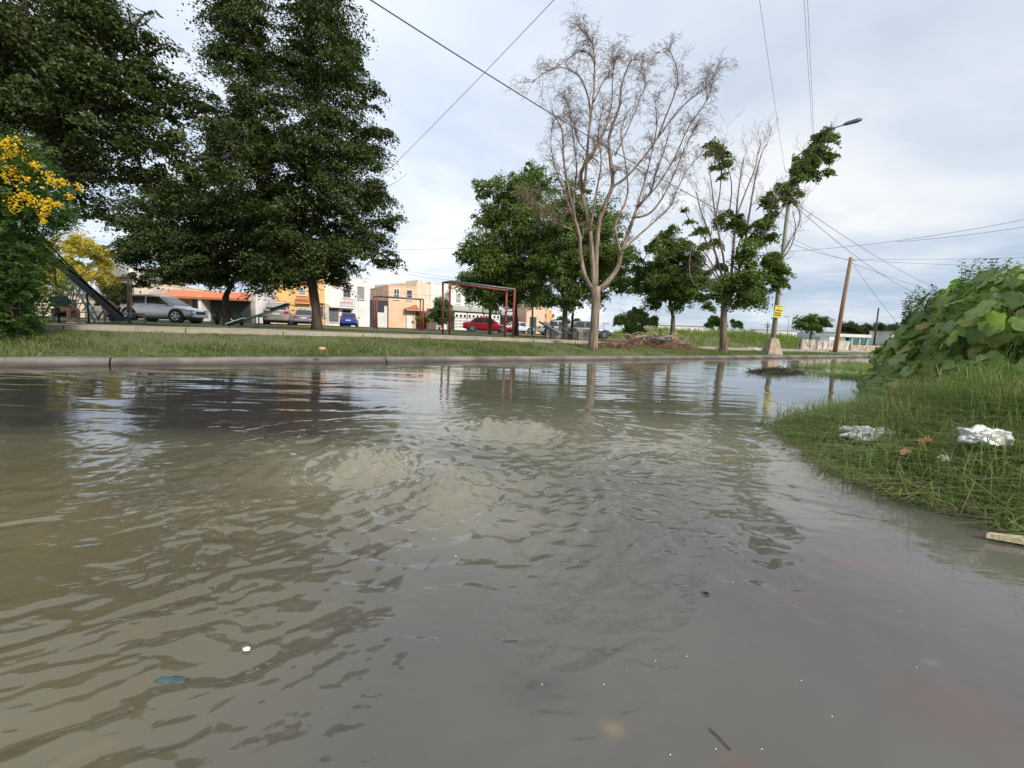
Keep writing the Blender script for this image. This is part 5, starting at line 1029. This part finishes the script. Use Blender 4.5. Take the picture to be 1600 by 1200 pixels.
# tubes and concrete blocks near it
t_ = thing('climbing_arch', 'small dark tubular climbing arch right of the dense tree trunk', 'play frame', T(896, 22)); mb = MB()
for dd in (0, .5):
    mb.tube([Vector((D(888 + dd * 6, 527, 22 + dd).x, 22 + dd, .2))] + [D(888 + dd * 6 + 6 - 6 * math.cos(a_), 520 - 7 * math.sin(a_), 22 + dd) for a_ in np.linspace(0, 3.1, 8)] + [Vector((D(900 + dd * 6, 527, 22 + dd).x, 22 + dd, .2))], .035, 6)
for k in range(4): bar(mb, D(889, 517 + 3 * k, 22), D(893, 517 + 3 * k, 22.5), .02)
mb.build('tube_frame', NAVY, t_, world=True, smooth=True)
for lab, px, dp, w_, h_ in (('pale concrete block behind the small slide', 863, 27, .85, .55), ('pale pink concrete block left of the dead tree', 907, 26, .85, .65)):
    p = T(px, dp); t_ = thing('concrete_block', lab, 'block', p, .1, group='concrete blocks on the lawn'); MB().b2((-w_ / 2, -.3, -.05), (w_ / 2, .3, h_)).build('block', pm('pale_concrete', (.55, .49, .43), .9, .2, 4, .4), t_, bevel=.02)
    mb = MB(); [mb.b2((s_ * w_ * .24 - .13, -.312, h_ * .3), (s_ * w_ * .24 + .13, -.302, h_ * .75)) for s_ in (-1, 1)]; mb.build('recess', CONC, t_)
# ------------------------------------------------------------------ poles and wires
def pole(name, label, cat, base, top, r0_, r1_, mat, n=12, group=None):
    t = thing(name, label, cat, base, group=group); mb = MB(); mb.tube([Vector(base) - Vector((0, 0, .3)), Vector(base).lerp(top, .5), top], [r0_, (r0_ + r1_) / 2, r1_], n); mb.build('pole', mat, t, smooth=True, world=True); return t
LB = T(1209, 20.6); LT = D(1241, 240, 20.6)
PM = pm('post_paint', (.30, .33, .26), .7, .35, 2, .2, col2=(.42, .38, .30), stretch=(3, 3, .5))
lamp = pole('street_lamp', 'tall pale green street lamp post on a concrete footing', 'street lamp', LB, LT, .12, .07, PM)
mb = MB(); bz = .75
mb.v = [Vector(LB) + Vector((x * .35 * k, y * .35 * k, z)) for z, k in ((-.3, 1), (.0, 1), (.55, .62), (.75, .45)) for x, y in ((-1, -1), (1, -1), (1, 1), (-1, 1))]
mb.f = [[i * 4 + k, i * 4 + (k + 1) % 4, (i + 1) * 4 + (k + 1) % 4, (i + 1) * 4 + k] for i in range(3) for k in range(4)] + [[12, 13, 14, 15]]
mb.build('footing', pm('footing_concrete', (.46, .36, .27), .9, .3, 4, .6), lamp, world=True, bevel=.03)
ar = [D(1240, 248, 20.6), D(1262, 232, 20.3), D(1285, 215, 20.0), D(1303, 200, 19.8), D(1320, 194.5, 19.6)]; mb = MB(); mb.tube(ar, .03, 8); mb.build('arm', STEEL, lamp, smooth=True, world=True)
q0, q1 = D(1318, 195, 19.6), D(1347, 187, 19.3); d_ = (q1 - q0); sd_ = Vector((-d_.y, d_.x, 0)).normalized(); mb = MB()
for a_, w_, h_ in ((0, .05, .05), (.15, .09, .07), (.75, .13, .08), (1, .07, .04)):
    c = q0 + d_ * a_; mb.v += [c - sd_ * w_ - Vector((0, 0, h_ * .4)), c + sd_ * w_ - Vector((0, 0, h_ * .4)), c + sd_ * w_ * .7 + Vector((0, 0, h_)), c - sd_ * w_ * .7 + Vector((0, 0, h_))]
mb.f = [[i * 4 + k, i * 4 + (k + 1) % 4, (i + 1) * 4 + (k + 1) % 4, (i + 1) * 4 + k] for i in range(3) for k in range(4)] + [[0, 1, 2, 3], [12, 15, 14, 13]]
mb.build('lamp_head', pm('lamp_grey', (.10, .11, .13), .5, .1, 5, 0), lamp, world=True)
# yellow sign
c = D(1215.8, 487, 20.38); t_ = thing('pole_sign', 'bright yellow notice with black text tied to the lamp post', 'sign', c); mtx = Matrix.Rotation(-.09, 3, 'Y'); mb = MB(); mb.v = []
mb.box((0, 0, 0), (.36, .02, .54), tilt=Matrix.Rotation(.09, 3, 'Y')); mb.build('board', pm('sign_yellow', (.85, .70, .03), .5, .05, 4, 0), t_); mb = MB(); rg = random.Random(6)
for r_, hh_ in ((.24, .012), (.055, .05), (-.065, .06), (-.165, .06)):
    if hh_ < .02: mb.box(mtx.inverted() @ Vector((0, -.014, r_)), (.32, .006, hh_), tilt=Matrix.Rotation(.09, 3, 'Y')); continue
    x_ = -.15
    while x_ < .14:
        w_ = rg.choice([.022, .03, .036]); p_ = Matrix.Rotation(.09, 3, 'Y') @ Vector((x_ + w_ / 2, -.014, r_)); mb.box(p_, (w_ * .8, .006, hh_), tilt=Matrix.Rotation(.09, 3, 'Y'))
        x_ += w_ + .008
mb.box(Matrix.Rotation(.09, 3, 'Y') @ Vector((-.01, -.014, .15)), (.02, .006, .07)); mb.build('lettering', TRIM, t_)
WP = T(1308, 30); WT = D(1329.5, 402, 30); WOODP = pm('pole_wood', (.36, .20, .11), .85, .35, 2, .5, stretch=(4, 4, .3), col2=(.22, .13, .08))
wpole = pole('utility_pole', 'leaning orange-brown wooden utility pole at the right', 'pole', WP, WT, .15, .10, WOODP)
mb = MB(); bar(mb, WT + Vector((-.1, 0, -.2)), WT + Vector((.35, 0, -.22)), .03); mb.build('bracket', STEEL, wpole, world=True)
pole('utility_pole', 'short far utility pole at the left edge of the vine mound', 'pole', T(1368, 62), D(1373, 481, 62), .12, .09, BARKD)
CP = pole('concrete_pole', 'plain grey concrete pole at the right of the orange tiled house', 'pole', T(396.5, 38), D(395.5, 430, 38), .17, .13, pm('pole_concrete', (.46, .43, .38), .9))
pole('green_post', 'slim dark green post in front of the peach pillars', 'post', T(832, 36), D(832.5, 440, 36), .09, .07, GREENP)
pole('dark_post', 'thin dark post beside the narrow bush left of the white car', 'post', T(202, 20.5), D(200, 430, 20.5), .05, .04, BARKD)
ep = pole('utility_pole', 'tiny far power pole with cross arm left of the lamp post', 'pole', T(1199, 120), D(1200, 503, 120), .15, .12, BARKD); mb = MB(); q = D(1199.6, 508, 120); mb.box(q, (1.5, .2, .2)); q = D(1199.6, 511.5, 120); mb.box(q, (1.0, .2, .2)); mb.build('cross_arm', BARKD, ep, world=True)
fl = pole('street_lamp', 'tiny far street lamp just right of the yellow sign', 'street lamp', T(1231, 100), D(1233, 495, 100), .07, .05, STEEL); mb = MB(); mb.tube([D(1233, 495, 100), D(1229, 494.5, 100)], .06, 6); mb.box(D(1227.5, 495, 100), (.9, .3, .15)); mb.build('lamp_head', STEEL, fl, world=True)
fl = pole('street_lamp', 'small far street lamp left of the wispy bush', 'street lamp', T(943, 75), D(943, 506, 75), .07, .05, STEEL); mb = MB(); mb.box(D(947, 505.6, 75), (1.0, .25, .12)); mb.build('lamp_head', STEEL, fl, world=True)
def wire(label, a, b, r=.012, sag=.15, mid=None):
    q0, q1 = D(*a), D(*b); mb = MB(); n_ = 24; off = q0; mb.tube([q0.lerp(q1, k / n_) - Vector((0, 0, sag * 4 * (k / n_) * (1 - k / n_))) for k in range(n_ + 1)], r * .8, 5, cap=False)
    o = mb.build('overhead_cable', WIREM, smooth=True); tag(o, label, 'cable', 'overhead cables')
wire('thick cable crossing the sky from the top edge down to the leaning pole', (520, -38, 7), (1328, 406, 30), .014, .75)
wire('thin cable rising from behind the tallest tree to the top edge', (540, 330, 20), (905, -42, 9), .008, .1)
wire('single thin wire dropping from the top edge left of the lamp', (1181, -40, 12), (1228, 275, 20.6), .006, .05)
wire('left one of the twin wires dropping to the lamp arm', (1254, -40, 12), (1270, 214, 20.3), .006, .03); wire('right one of the twin wires dropping to the lamp arm', (1260, -40, 12), (1272, 213, 20.3), .006, .03)
wire('upper of two wires descending right from the lamp post', (1239, 315, 20.6), (1500, 462, 55), .014, .6); wire('lower of two wires descending right from the lamp post', (1239, 319, 20.6), (1480, 470, 50), .014, 1.0)
wire('wire from the lamp post down to the leaning pole top', (1236, 372, 20.6), (1327, 407, 30), .010, .1)
wire('slack wire from the lamp post rising to the right edge', (1234, 393, 20.6), (1700, 322, 18), .010, .25); wire('second slack wire ending at the right edge above the vines', (1400, 378, 19), (1700, 338, 17), .009, .1)
wire('level wire from the leaning pole top to the right edge', (1330, 405, 30), (1700, 399, 30), .012, .1); wire('second level wire just under it to the right edge', (1330, 406, 30), (1700, 418, 26), .010, .1)
wire('steep guy wire from the leaning pole to the vine mound', (1331, 410, 30), (1408, 512, 26), .012, .1); wire('faint wire from the leaning pole down to the right horizon', (1331, 411, 30), (1530, 470, 70), .016, .4)
wire('high thin cable over the peach house roof', (560, 387, 45), (760, 383, 50), .014, .3); wire('upper of the pair of cables above the play frames', (590, 415, 45), (780, 438, 55), .016, .3); wire('lower of the pair of cables above the play frames', (590, 420, 45), (780, 443, 55), .016, .3)
wire('cable in front of the peach house windows', (580, 452, 45), (700, 462, 55), .014, .2); wire('upper cable over the yellow blossoming tree', (60, 358, 40), (330, 400, 45), .014, .3); wire('lower cable over the yellow blossoming tree', (60, 364, 40), (330, 405, 45), .014, .3)
wire('cable strung low across the yellow house front', (395, 466, 38), (540, 478, 46), .012, .1)
# ------------------------------------------------------------------ debris and litter
def sticks(name, label, cen, n, rx, ry, hz, L_, r, mat, cat, seed=1, pname=None):
    rg_ = random.Random(seed); mb = MB(); cx_ = Vector(cen)
    for k in range(n):
        a_ = rg_.uniform(0, 6.283); rr_ = math.sqrt(rg_.random()); q = cx_ + ku * (rr_ * math.cos(a_) * rx) + kn * (rr_ * math.sin(a_) * ry); z = hz * (1 - rr_**1.5) * rg_.random()**.6
        q = Vector((q.x, q.y, cen[2] + z)); d = Vector((rg_.gauss(0, 1), rg_.gauss(0, 1), rg_.gauss(0, .32))).normalized(); l = L_ * rg_.uniform(.3, 1.1); ps = [q - d * l / 2]
        for j in range(5): d = (d + Vector((rg_.gauss(0, .18), rg_.gauss(0, .18), rg_.gauss(0, .10)))).normalized(); ps.append(ps[-1] + d * l / 5)
        rq = r * rg_.uniform(.4, 1.6); mb.tube(ps, [rq * (1 - .12 * j) for j in range(6)], 5, cap=False)
    t = thing(name, label, cat, cen); mb.build(pname or 'branches', mat, t, world=True, smooth=True); return t
BR = pm('dry_brush', (.34, .20, .13), .9, .5, 3, .3, col2=(.17, .09, .06)); BR2 = pm('pale_brush', (.55, .43, .30), .9, .3, 3, .3)
c = T(1020, 18.6); bp_ = sticks('brush_pile', 'long pile of cut brown branches on the verge', c, 900, 2.6, .75, .42, .7, .010, BR, 'debris', 3)
rg_ = random.Random(12); mb = MB()
for k in range(90):
    q = c + ku * rg_.uniform(-1.2, 2.2) + kn * rg_.uniform(-.6, .5) + Vector((0, 0, rg_.uniform(.1, .5))); limb(mb, q, q + Vector((rg_.uniform(-.7, .7), rg_.uniform(-.4, .4), rg_.uniform(-.05, .30))), .014, .005, .15, 5, 5, rng=rg_)
mb.build('pale_branches', BR2, bp_, world=True, smooth=True)
cen = T(955, 16.6); sticks('fallen_bark', 'low heap of red-brown bark and twigs right of the dead tree base', cen, 420, 1.2, .45, .14, .4, .012, BR, 'debris', 9)
DIRT = pm('bare_dirt', (.13, .095, .07), 1, .4, 6, 1, bd=.04)
def blob(name, label, cat, c, rx, ry, rz_, mat, seed=0, rough=.35, parts='body', segs=28, rings=14, rot=0, freq=2.2, group=None):
    t = thing(name, label, cat, c, rot, group=group); mb = MB(); vv = []
    for i in range(rings + 1):
        for j in range(segs):
            ph = math.pi * i / rings; th = 2 * math.pi * j / segs; d = Vector((math.sin(ph) * math.cos(th), math.sin(ph) * math.sin(th), math.cos(ph)))
            k = 1 + rough * float(fb(d.x * freq + seed * 3.1 + d.z, d.y * freq + seed + d.z * 1.7, 3, seed % 9)); mb.v.append(Vector((d.x * rx * k, d.y * ry * k, max(d.z * rz_ * k, -.02))))
    for i in range(rings):
        for j in range(segs): j2 = (j + 1) % segs; mb.f.append([i * segs + j, (i + 1) * segs + j, (i + 1) * segs + j2, i * segs + j2])
    mb.build(parts, mat, t, smooth=True); return t
BAGW = pm('white_plastic', (.80, .79, .78), .35, .06, 3, .4, bs=9, bd=.03); BAGK = pm('black_plastic', (.05, .05, .06), .35, .2, 4, .6, bs=8)
p = T(1024, 18.3); blob('black_bag', 'dark grey plastic sack lying on the brush pile', 'bag', (p.x, p.y, p.z + .28), .52, .30, .22, BAGK, 3)
def crumple(name, label, px, py, z, w_, d_, h_, mat, seed, lobes=3):
    q = G(px, py, z); t = thing(name, label, 'litter', q, group='litter on the right bank'); mb = MB(); n_ = 34
    for i in range(n_ + 1):
        for j in range(n_ + 1):
            x_ = (i / n_ - .5) * 2; y_ = (j / n_ - .5) * 2; r_ = max(abs(x_), abs(y_)); e_ = max(0, 1 - (x_**2 + y_**2) * .80)
            kx = x_ * w_ / 2 * (1 + .18 * float(vn(y_ * 2 + seed, 1.3))) ; ky = y_ * d_ / 2 * (1 + .2 * float(vn(x_ * 2.2 + seed, 4.1)))
            cr = abs(float(vn(x_ * 2.1 + seed, y_ * 2.1, None, 2))) * 1.1 + abs(float(vn(x_ * 4.6, y_ * 4.6 + seed, None, 3))) * .6 + abs(float(vn(x_ * 9, y_ * 9 + seed, None, 5))) * .28
            mb.v.append(Vector((kx, ky, h_ * (e_**.5) * (.62 + .75 * cr) - .012)))
    for i in range(n_):
        for j in range(n_): a_ = i * (n_ + 1) + j; mb.f.append([a_, a_ + n_ + 1, a_ + n_ + 2, a_ + 1])
    o = mb.build('sheet', mat, t, smooth=True); return t
for (px_, py_, z_, lab_, rx_, ry_, rz_, sd_) in ((1357, 681, .13, 'crumpled white plastic bag on the grass at the bank tip', .17, .09, .062, 2), (1537, 686, .30, 'white plastic bag half buried in grass near the right edge', .13, .08, .06, 7)):
    q = G(px_, py_, z_); blob('plastic_bag', lab_, 'bag', q, rx_, ry_, rz_, BAGW, sd_, .60, 'sheet', 90, 50, freq=3.6, group='litter on the right bank')
crumple('paper_scrap', 'small white crumpled scrap right of the brown peel', 1474, 716, .17, .055, .045, .035, BAGW, 4)
crumple('brown_peel', 'curled orange-brown dry leaf between the two white bags', 1446, 692, .22, .10, .05, .05, pm('brown_leaf', (.42, .17, .06), .7), 5)
crumple('brown_peel', 'small pinkish brown dry leaf lower left of the curled one', 1415, 706, .17, .08, .04, .035, pm('pink_leaf', (.45, .24, .15), .7), 6)
crumple('brown_peel', 'yellowish dead leaf at the foot of the vine mound', 1402, 606, .30, .20, .12, .10, pm('dead_leaf', (.50, .33, .10), .8), 8)
# pale board at right edge
q = G(1585, 843, .02); t_ = thing('wood_board', 'pale flat splintered board floating at the right edge', 'board', q, -.25); mb = MB(); mb.prism([(-.09, .006, -.01), (-.07, .018, -.01), (.16, .035, -.01), (.30, .03, -.01), (.30, -.02, -.01), (.02, -.018, -.01)], (0, 0, .022)); mb.build('board', pm('pale_wood', (.62, .52, .34), .8, .2, 6, .3, stretch=(1, 6, 1)), t_)
# weeds clump in the water
c = G(1213, 582); sticks('weed_heap', 'dark heap of dead weeds sitting in the water in front of the lamp', (c.x, c.y, -.02), 900, 1.05, .42, .13, .30, .007, pm('dead_weed', (.085, .085, .04), .9, .4, 5, .3, col2=(.04, .04, .025)), 'debris', 5, 'weed_stems')
c = G(1215, 566); 
# little floaters
q = G(385, 1014); blob('foam_lump', 'small white foam lump floating left of centre foreground', 'litter', (q.x, q.y, .0), .009, .006, .005, BAGW, 4)
q = G(1101, 929); t_ = thing('floating_leaf', 'dark crumpled leaf floating right of centre foreground', 'leaf', q); V, Q = leaves(np.array([(q.x + .004 * k, q.y + .003 * (k % 2), .006) for k in range(3)]), np.array([(.1 * k, .2, 1) for k in range(3)]), .02, .7); npmesh('blade', V, Q, pm('dark_leaf', (.05, .05, .035), .6), t_)
q = G(1125, 1156); t_ = thing('floating_twig', 'thin dark twig floating at the bottom edge', 'twig', q); mb = MB(); mb.tube([q + Vector((-.012, .022, .003)), q + Vector((0, 0, .004)), q + Vector((.006, -.012, .003)), q + Vector((.010, -.022, .002))], .0012, 5); mb.build('stem', BARKD, t_, world=True)
q = G(255, 1068); t_ = crumple('teal_scrap', 'torn teal plastic scrap just under the surface at lower left', 262, 1056, 0.0, .085, .022, .008, pm('teal_plastic', (.045, .095, .095), .15, .5, 30, .3), 3)
rg_ = random.Random(31)
for x_, y_ in [(1073, 1026), (1024, 1033), (979, 1049), (847, 1070), (944, 1070), (1252, 1064), (1146, 910), (1405, 955), (1432, 1043), (1190, 1171), (1300, 1120), (1047, 1180), (1118, 1171)]:
    q = G(x_, y_); o = blob('foam_fleck', 'tiny pale fleck floating on the calm foreground water', 'foam', (q.x, q.y, .001), .0016, .0012, .001, BAGW, 1, segs=8, rings=5, group='flecks on the foreground water')
Vb = []; Qb = []; rb2 = np.random.default_rng(4); n_ = 150
sp_ = [(b.x, b.y, r_) for b, h_, r_ in boils[:4]]
mb = MB()
for k in range(n_):
    bx, by, br = sp_[k % 4]; a_ = rb2.uniform(0, 6.283); rr_ = abs(rb2.normal(0, 1)) * .28 + .05; x_, y_ = bx + math.cos(a_) * rr_, by + math.sin(a_) * rr_ - .1; z_ = float(water_h(np.array([x_]), np.array([y_]))[0]); r_ = rb2.uniform(.0014, .0034)
    b0 = len(mb.v); mb.v.append(Vector((x_, y_, z_ + r_)))
    for i in range(6): mb.v.append(Vector((x_ + math.cos(i * 1.047) * r_, y_ + math.sin(i * 1.047) * r_, z_)))
    for i in range(6): mb.f.append([b0, b0 + 1 + i, b0 + 1 + (i + 1) % 6])
o = mb.build('bubbles', pm('bubble_foam', (.62, .60, .52), .2, .1, 4, 0, spec=.8), smooth=True); tag(o, 'tiny pale bubbles drifting off the water upwellings', 'foam', kind='stuff')
# rubbish in the verge
p = T(503, 9.6); p = G(503, 545, .30); blob('orange_wrapper', 'small orange wrapper in the verge grass below the tallest tree', 'litter', (p.x, p.y, p.z), .07, .04, .035, pm('orange_plastic', (.72, .35, .16), .5), 2)
for k, (px, py, lab) in enumerate([(1176, 538, 'pale rubble lump left of the lamp footing'), (1196, 541, 'white rubble scraps beside the lamp footing'), (1163, 541, 'small grey rubble left of the pale lump')]):
    p = T(px, 24.5); blob('rubble', lab, 'rubble', (p.x, p.y, p.z), .45 - .1 * k, .3, .16 - .03 * k, pm('rubble', (.42, .40, .33), .9, .3, 5, .6), k + 3, .5, group='rubble behind the path')
# ------------------------------------------------------------------ people
SKIN = pm('skin', (.38, .21, .14), .6, .1, 6, 0); SKIN2 = pm('skin_light', (.45, .25, .17), .6, .1, 6, 0); HAIR = pm('hair', (.02, .015, .012), .7, .1, 20, .2)
def skinned(name, J, E, rad, mat, parent, root=0, sub=2):
    me = bpy.data.meshes.new(name); me.from_pydata([tuple(v) for v in J], E, []); o = link(bpy.data.objects.new(name, me)); o.parent = parent
    sk = o.modifiers.new('skin', 'SKIN'); me.skin_vertices.new() if hasattr(me.skin_vertices, 'new') and not len(me.skin_vertices) else None
    if not len(me.skin_vertices): 
        bpy.context.view_layer.objects.active = o; o.select_set(True)
    for i, r_ in enumerate(rad): me.skin_vertices[0].data[i].radius = r_ if isinstance(r_, tuple) else (r_, r_); me.skin_vertices[0].data[i].use_root = (i == root)
    sb = o.modifiers.new('sub', 'SUBSURF'); sb.levels = sub; sb.render_levels = sub; sk.use_smooth_shade = True; me.materials.append(mat); return o
def person(label, base, rz, skin, shirt, shorts, pose):
    """x forward, seat at z = pose['seat']; sitting figure with bent knees"""
    t = thing('person', label, 'person', base, rz, group=None); s_ = pose['seat']; ln = pose.get('lean', 0); kx, kz = pose['knee']; fx, fz = pose['foot']
    J = [(0, 0, s_ + .10), (.02 + ln * .4, 0, s_ + .32), (.04 + ln, 0, s_ + .52), (.05 + ln * 1.15, 0, s_ + .62), (.08 + ln * 1.3, 0, s_ + .74), (.09 + ln * 1.35, 0, s_ + .84)]
    rad = [(.15, .12), (.13, .11), (.15, .10), .055, (.085, .075), (.075, .07)]; E = [(0, 1), (1, 2), (2, 3), (3, 4), (4, 5)]
    J.append((.20 + ln * 1.32, 0, s_ + .745)); rad.append(.018); E.append((4, 6))       # nose
    for sg in (-1, 1):
        i = len(J); J += [(.02, sg * .10, s_ + .07), (kx * .5, sg * .13, (s_ + .07 + kz) / 2), (kx, sg * .14, kz), ((kx + fx) / 2, sg * .135, (kz + fz) / 2), (fx, sg * .13, fz + .06), (fx + .09, sg * .135, fz + .03), (fx + .20, sg * .14, fz + .025)]
        rad += [.10, .085, .062, .058, .038, .04, .028]; E += [(0, i), (i, i + 1), (i + 1, i + 2), (i + 2, i + 3), (i + 3, i + 4), (i + 4, i + 5), (i + 5, i + 6)]
        i = len(J); hx, hz = pose['hand']; J += [(.04 + ln, sg * .19, s_ + .50), (.10 + ln, sg * .24, s_ + .28), (hx, sg * .18, hz), (hx + .06, sg * .17, hz + .01)]
        rad += [.058, .045, .032, (.034, .02)]; E += [(2, i), (i, i + 1), (i + 1, i + 2), (i + 2, i + 3)]
        for k in range(5):
            j = len(J); a_ = (k - 2) * .012; ln_ = [.055, .07, .075, .07, .05][k]
            if k == 0: J += [(hx + .05, sg * .14, hz + .02), (hx + .08, sg * .125, hz + .03)]
            else: J += [(hx + .06 + ln_ * .6, sg * (.17 + a_), hz + .012), (hx + .06 + ln_, sg * (.17 + a_), hz - .012)]
            rad += [.009, .007]; E += [(i + 3, j), (j, j + 1)]
    skinned('body', J, E, rad, skin, t, 0, 2)
    skinned('shirt', [(0, 0, s_ + .06), (.02 + ln * .4, 0, s_ + .32), (.04 + ln, 0, s_ + .53), (.05 + ln * 1.1, 0, s_ + .60), (.05 + ln, .20, s_ + .49), (.09 + ln, .235, s_ + .33), (.05 + ln, -.20, s_ + .49), (.09 + ln, -.235, s_ + .33)], [(0, 1), (1, 2), (2, 3), (2, 4), (4, 5), (2, 6), (6, 7)], [(.175, .145), (.155, .135), (.17, .125), .07, .075, .07, .075, .07], shirt, t)
    for sg in (-1, 1): pass
    skinned('shorts', [(0, 0, s_ + .08), (.03, .11, s_ + .06), (kx * .62, .135, s_ + .07 + (kz - s_ - .07) * .62), (.03, -.11, s_ + .06), (kx * .62, -.135, s_ + .07 + (kz - s_ - .07) * .62)], [(0, 1), (1, 2), (0, 3), (3, 4)], [(.165, .13), .115, .10, .115, .10], shorts, t)
    skinned('hair', [(.02 + ln * 1.3, 0, s_ + .72), (.03 + ln * 1.35, 0, s_ + .85), (.10 + ln * 1.35, 0, s_ + .90)], [(0, 1), (1, 2)], [.075, .095, .06], HAIR, t)
    for sg in (-1, 1): MB().box((.158 + ln * 1.32, sg * .032, s_ + .775), (.012, .026, .012)).build('eye', TRIM, t)
    MB().box((.150 + ln * 1.32, 0, s_ + .70), (.012, .05, .008)).build('mouth', pm('lips', (.30, .10, .09), .6), t)
    for sg in (-1, 1):
        fx_ = fx + .08; MB().box((fx_ + .02, sg * .135, fz - .0), (.28, .10, .03)).build('shoe' if pose.get('shoe') else 'sandal', pose.get('shoem', WHITEP), t, bevel=.01)
    return t
p = T(98, 14.2); person('person in dark green shirt and shorts sitting on a swing, bare legs bent', (p.x, p.y, p.z), R_(-6), SKIN, pm('dark_green_cloth', (.045, .10, .085), .9, .3, 5, .2), pm('black_cloth', (.012, .014, .022), .9), dict(seat=.28, lean=-.03, knee=(.47, .46), foot=(.42, .03), hand=(.30, .48)))
qs = Vector((p.x, p.y, p.z + .24)); MB().b2(tuple(qs + Vector((-.16, -.24, -.02))), tuple(qs + Vector((.16, .24, .015)))).build('seat', BLACK, SWG, world=True)
for sg in (-1, 1): mb = MB(); mb.tube([qs + Vector((0, sg * .25, 0)), qs + Vector((.05, sg * .26 + .4, .95)), qs + Vector((.12, sg * .2 + 1.2, 1.65))], .012, 6); mb.build('chain', STEEL, SWG, world=True)
p = T(183, 18.2); person('person crouching low behind the foot of the dark slide, knees up', (p.x, p.y, p.z), R_(172), SKIN2, pm('dark_cloth', (.03, .03, .04), .9), pm('navy_cloth', (.02, .025, .04), .9), dict(seat=.14, lean=.06, knee=(.34, .42), foot=(.40, .03), hand=(.36, .44), shoe=True))
# bottle on lawn edge, white shoes near swing
p = T(149, 16.3); t_ = thing('white_shoe', 'white shoe lying on the grass below the swing set', 'shoe', p); mb = MB()
for a_, w_, h_ in ((-.14, .04, .08), (-.08, .05, .12), (0, .05, .10), (.08, .055, .07), (.14, .03, .04)): mb.v += [Vector((a_, -w_, 0)), Vector((a_, w_, 0)), Vector((a_, w_ * .7, h_)), Vector((a_, -w_ * .7, h_))]
mb.f = [[i * 4 + k, i * 4 + (k + 1) % 4, (i + 1) * 4 + (k + 1) % 4, (i + 1) * 4 + k] for i in range(4) for k in range(4)] + [[0, 1, 2, 3], [16, 19, 18, 17]]; mb.build('upper', WHITEP, t_, smooth=True)
S.render.film_transparent = False
try:
    S.cycles.use_adaptive_sampling = True; S.cycles.max_bounces = 6; S.cycles.transparent_max_bounces = 4; S.cycles.use_denoising = True
except Exception: pass
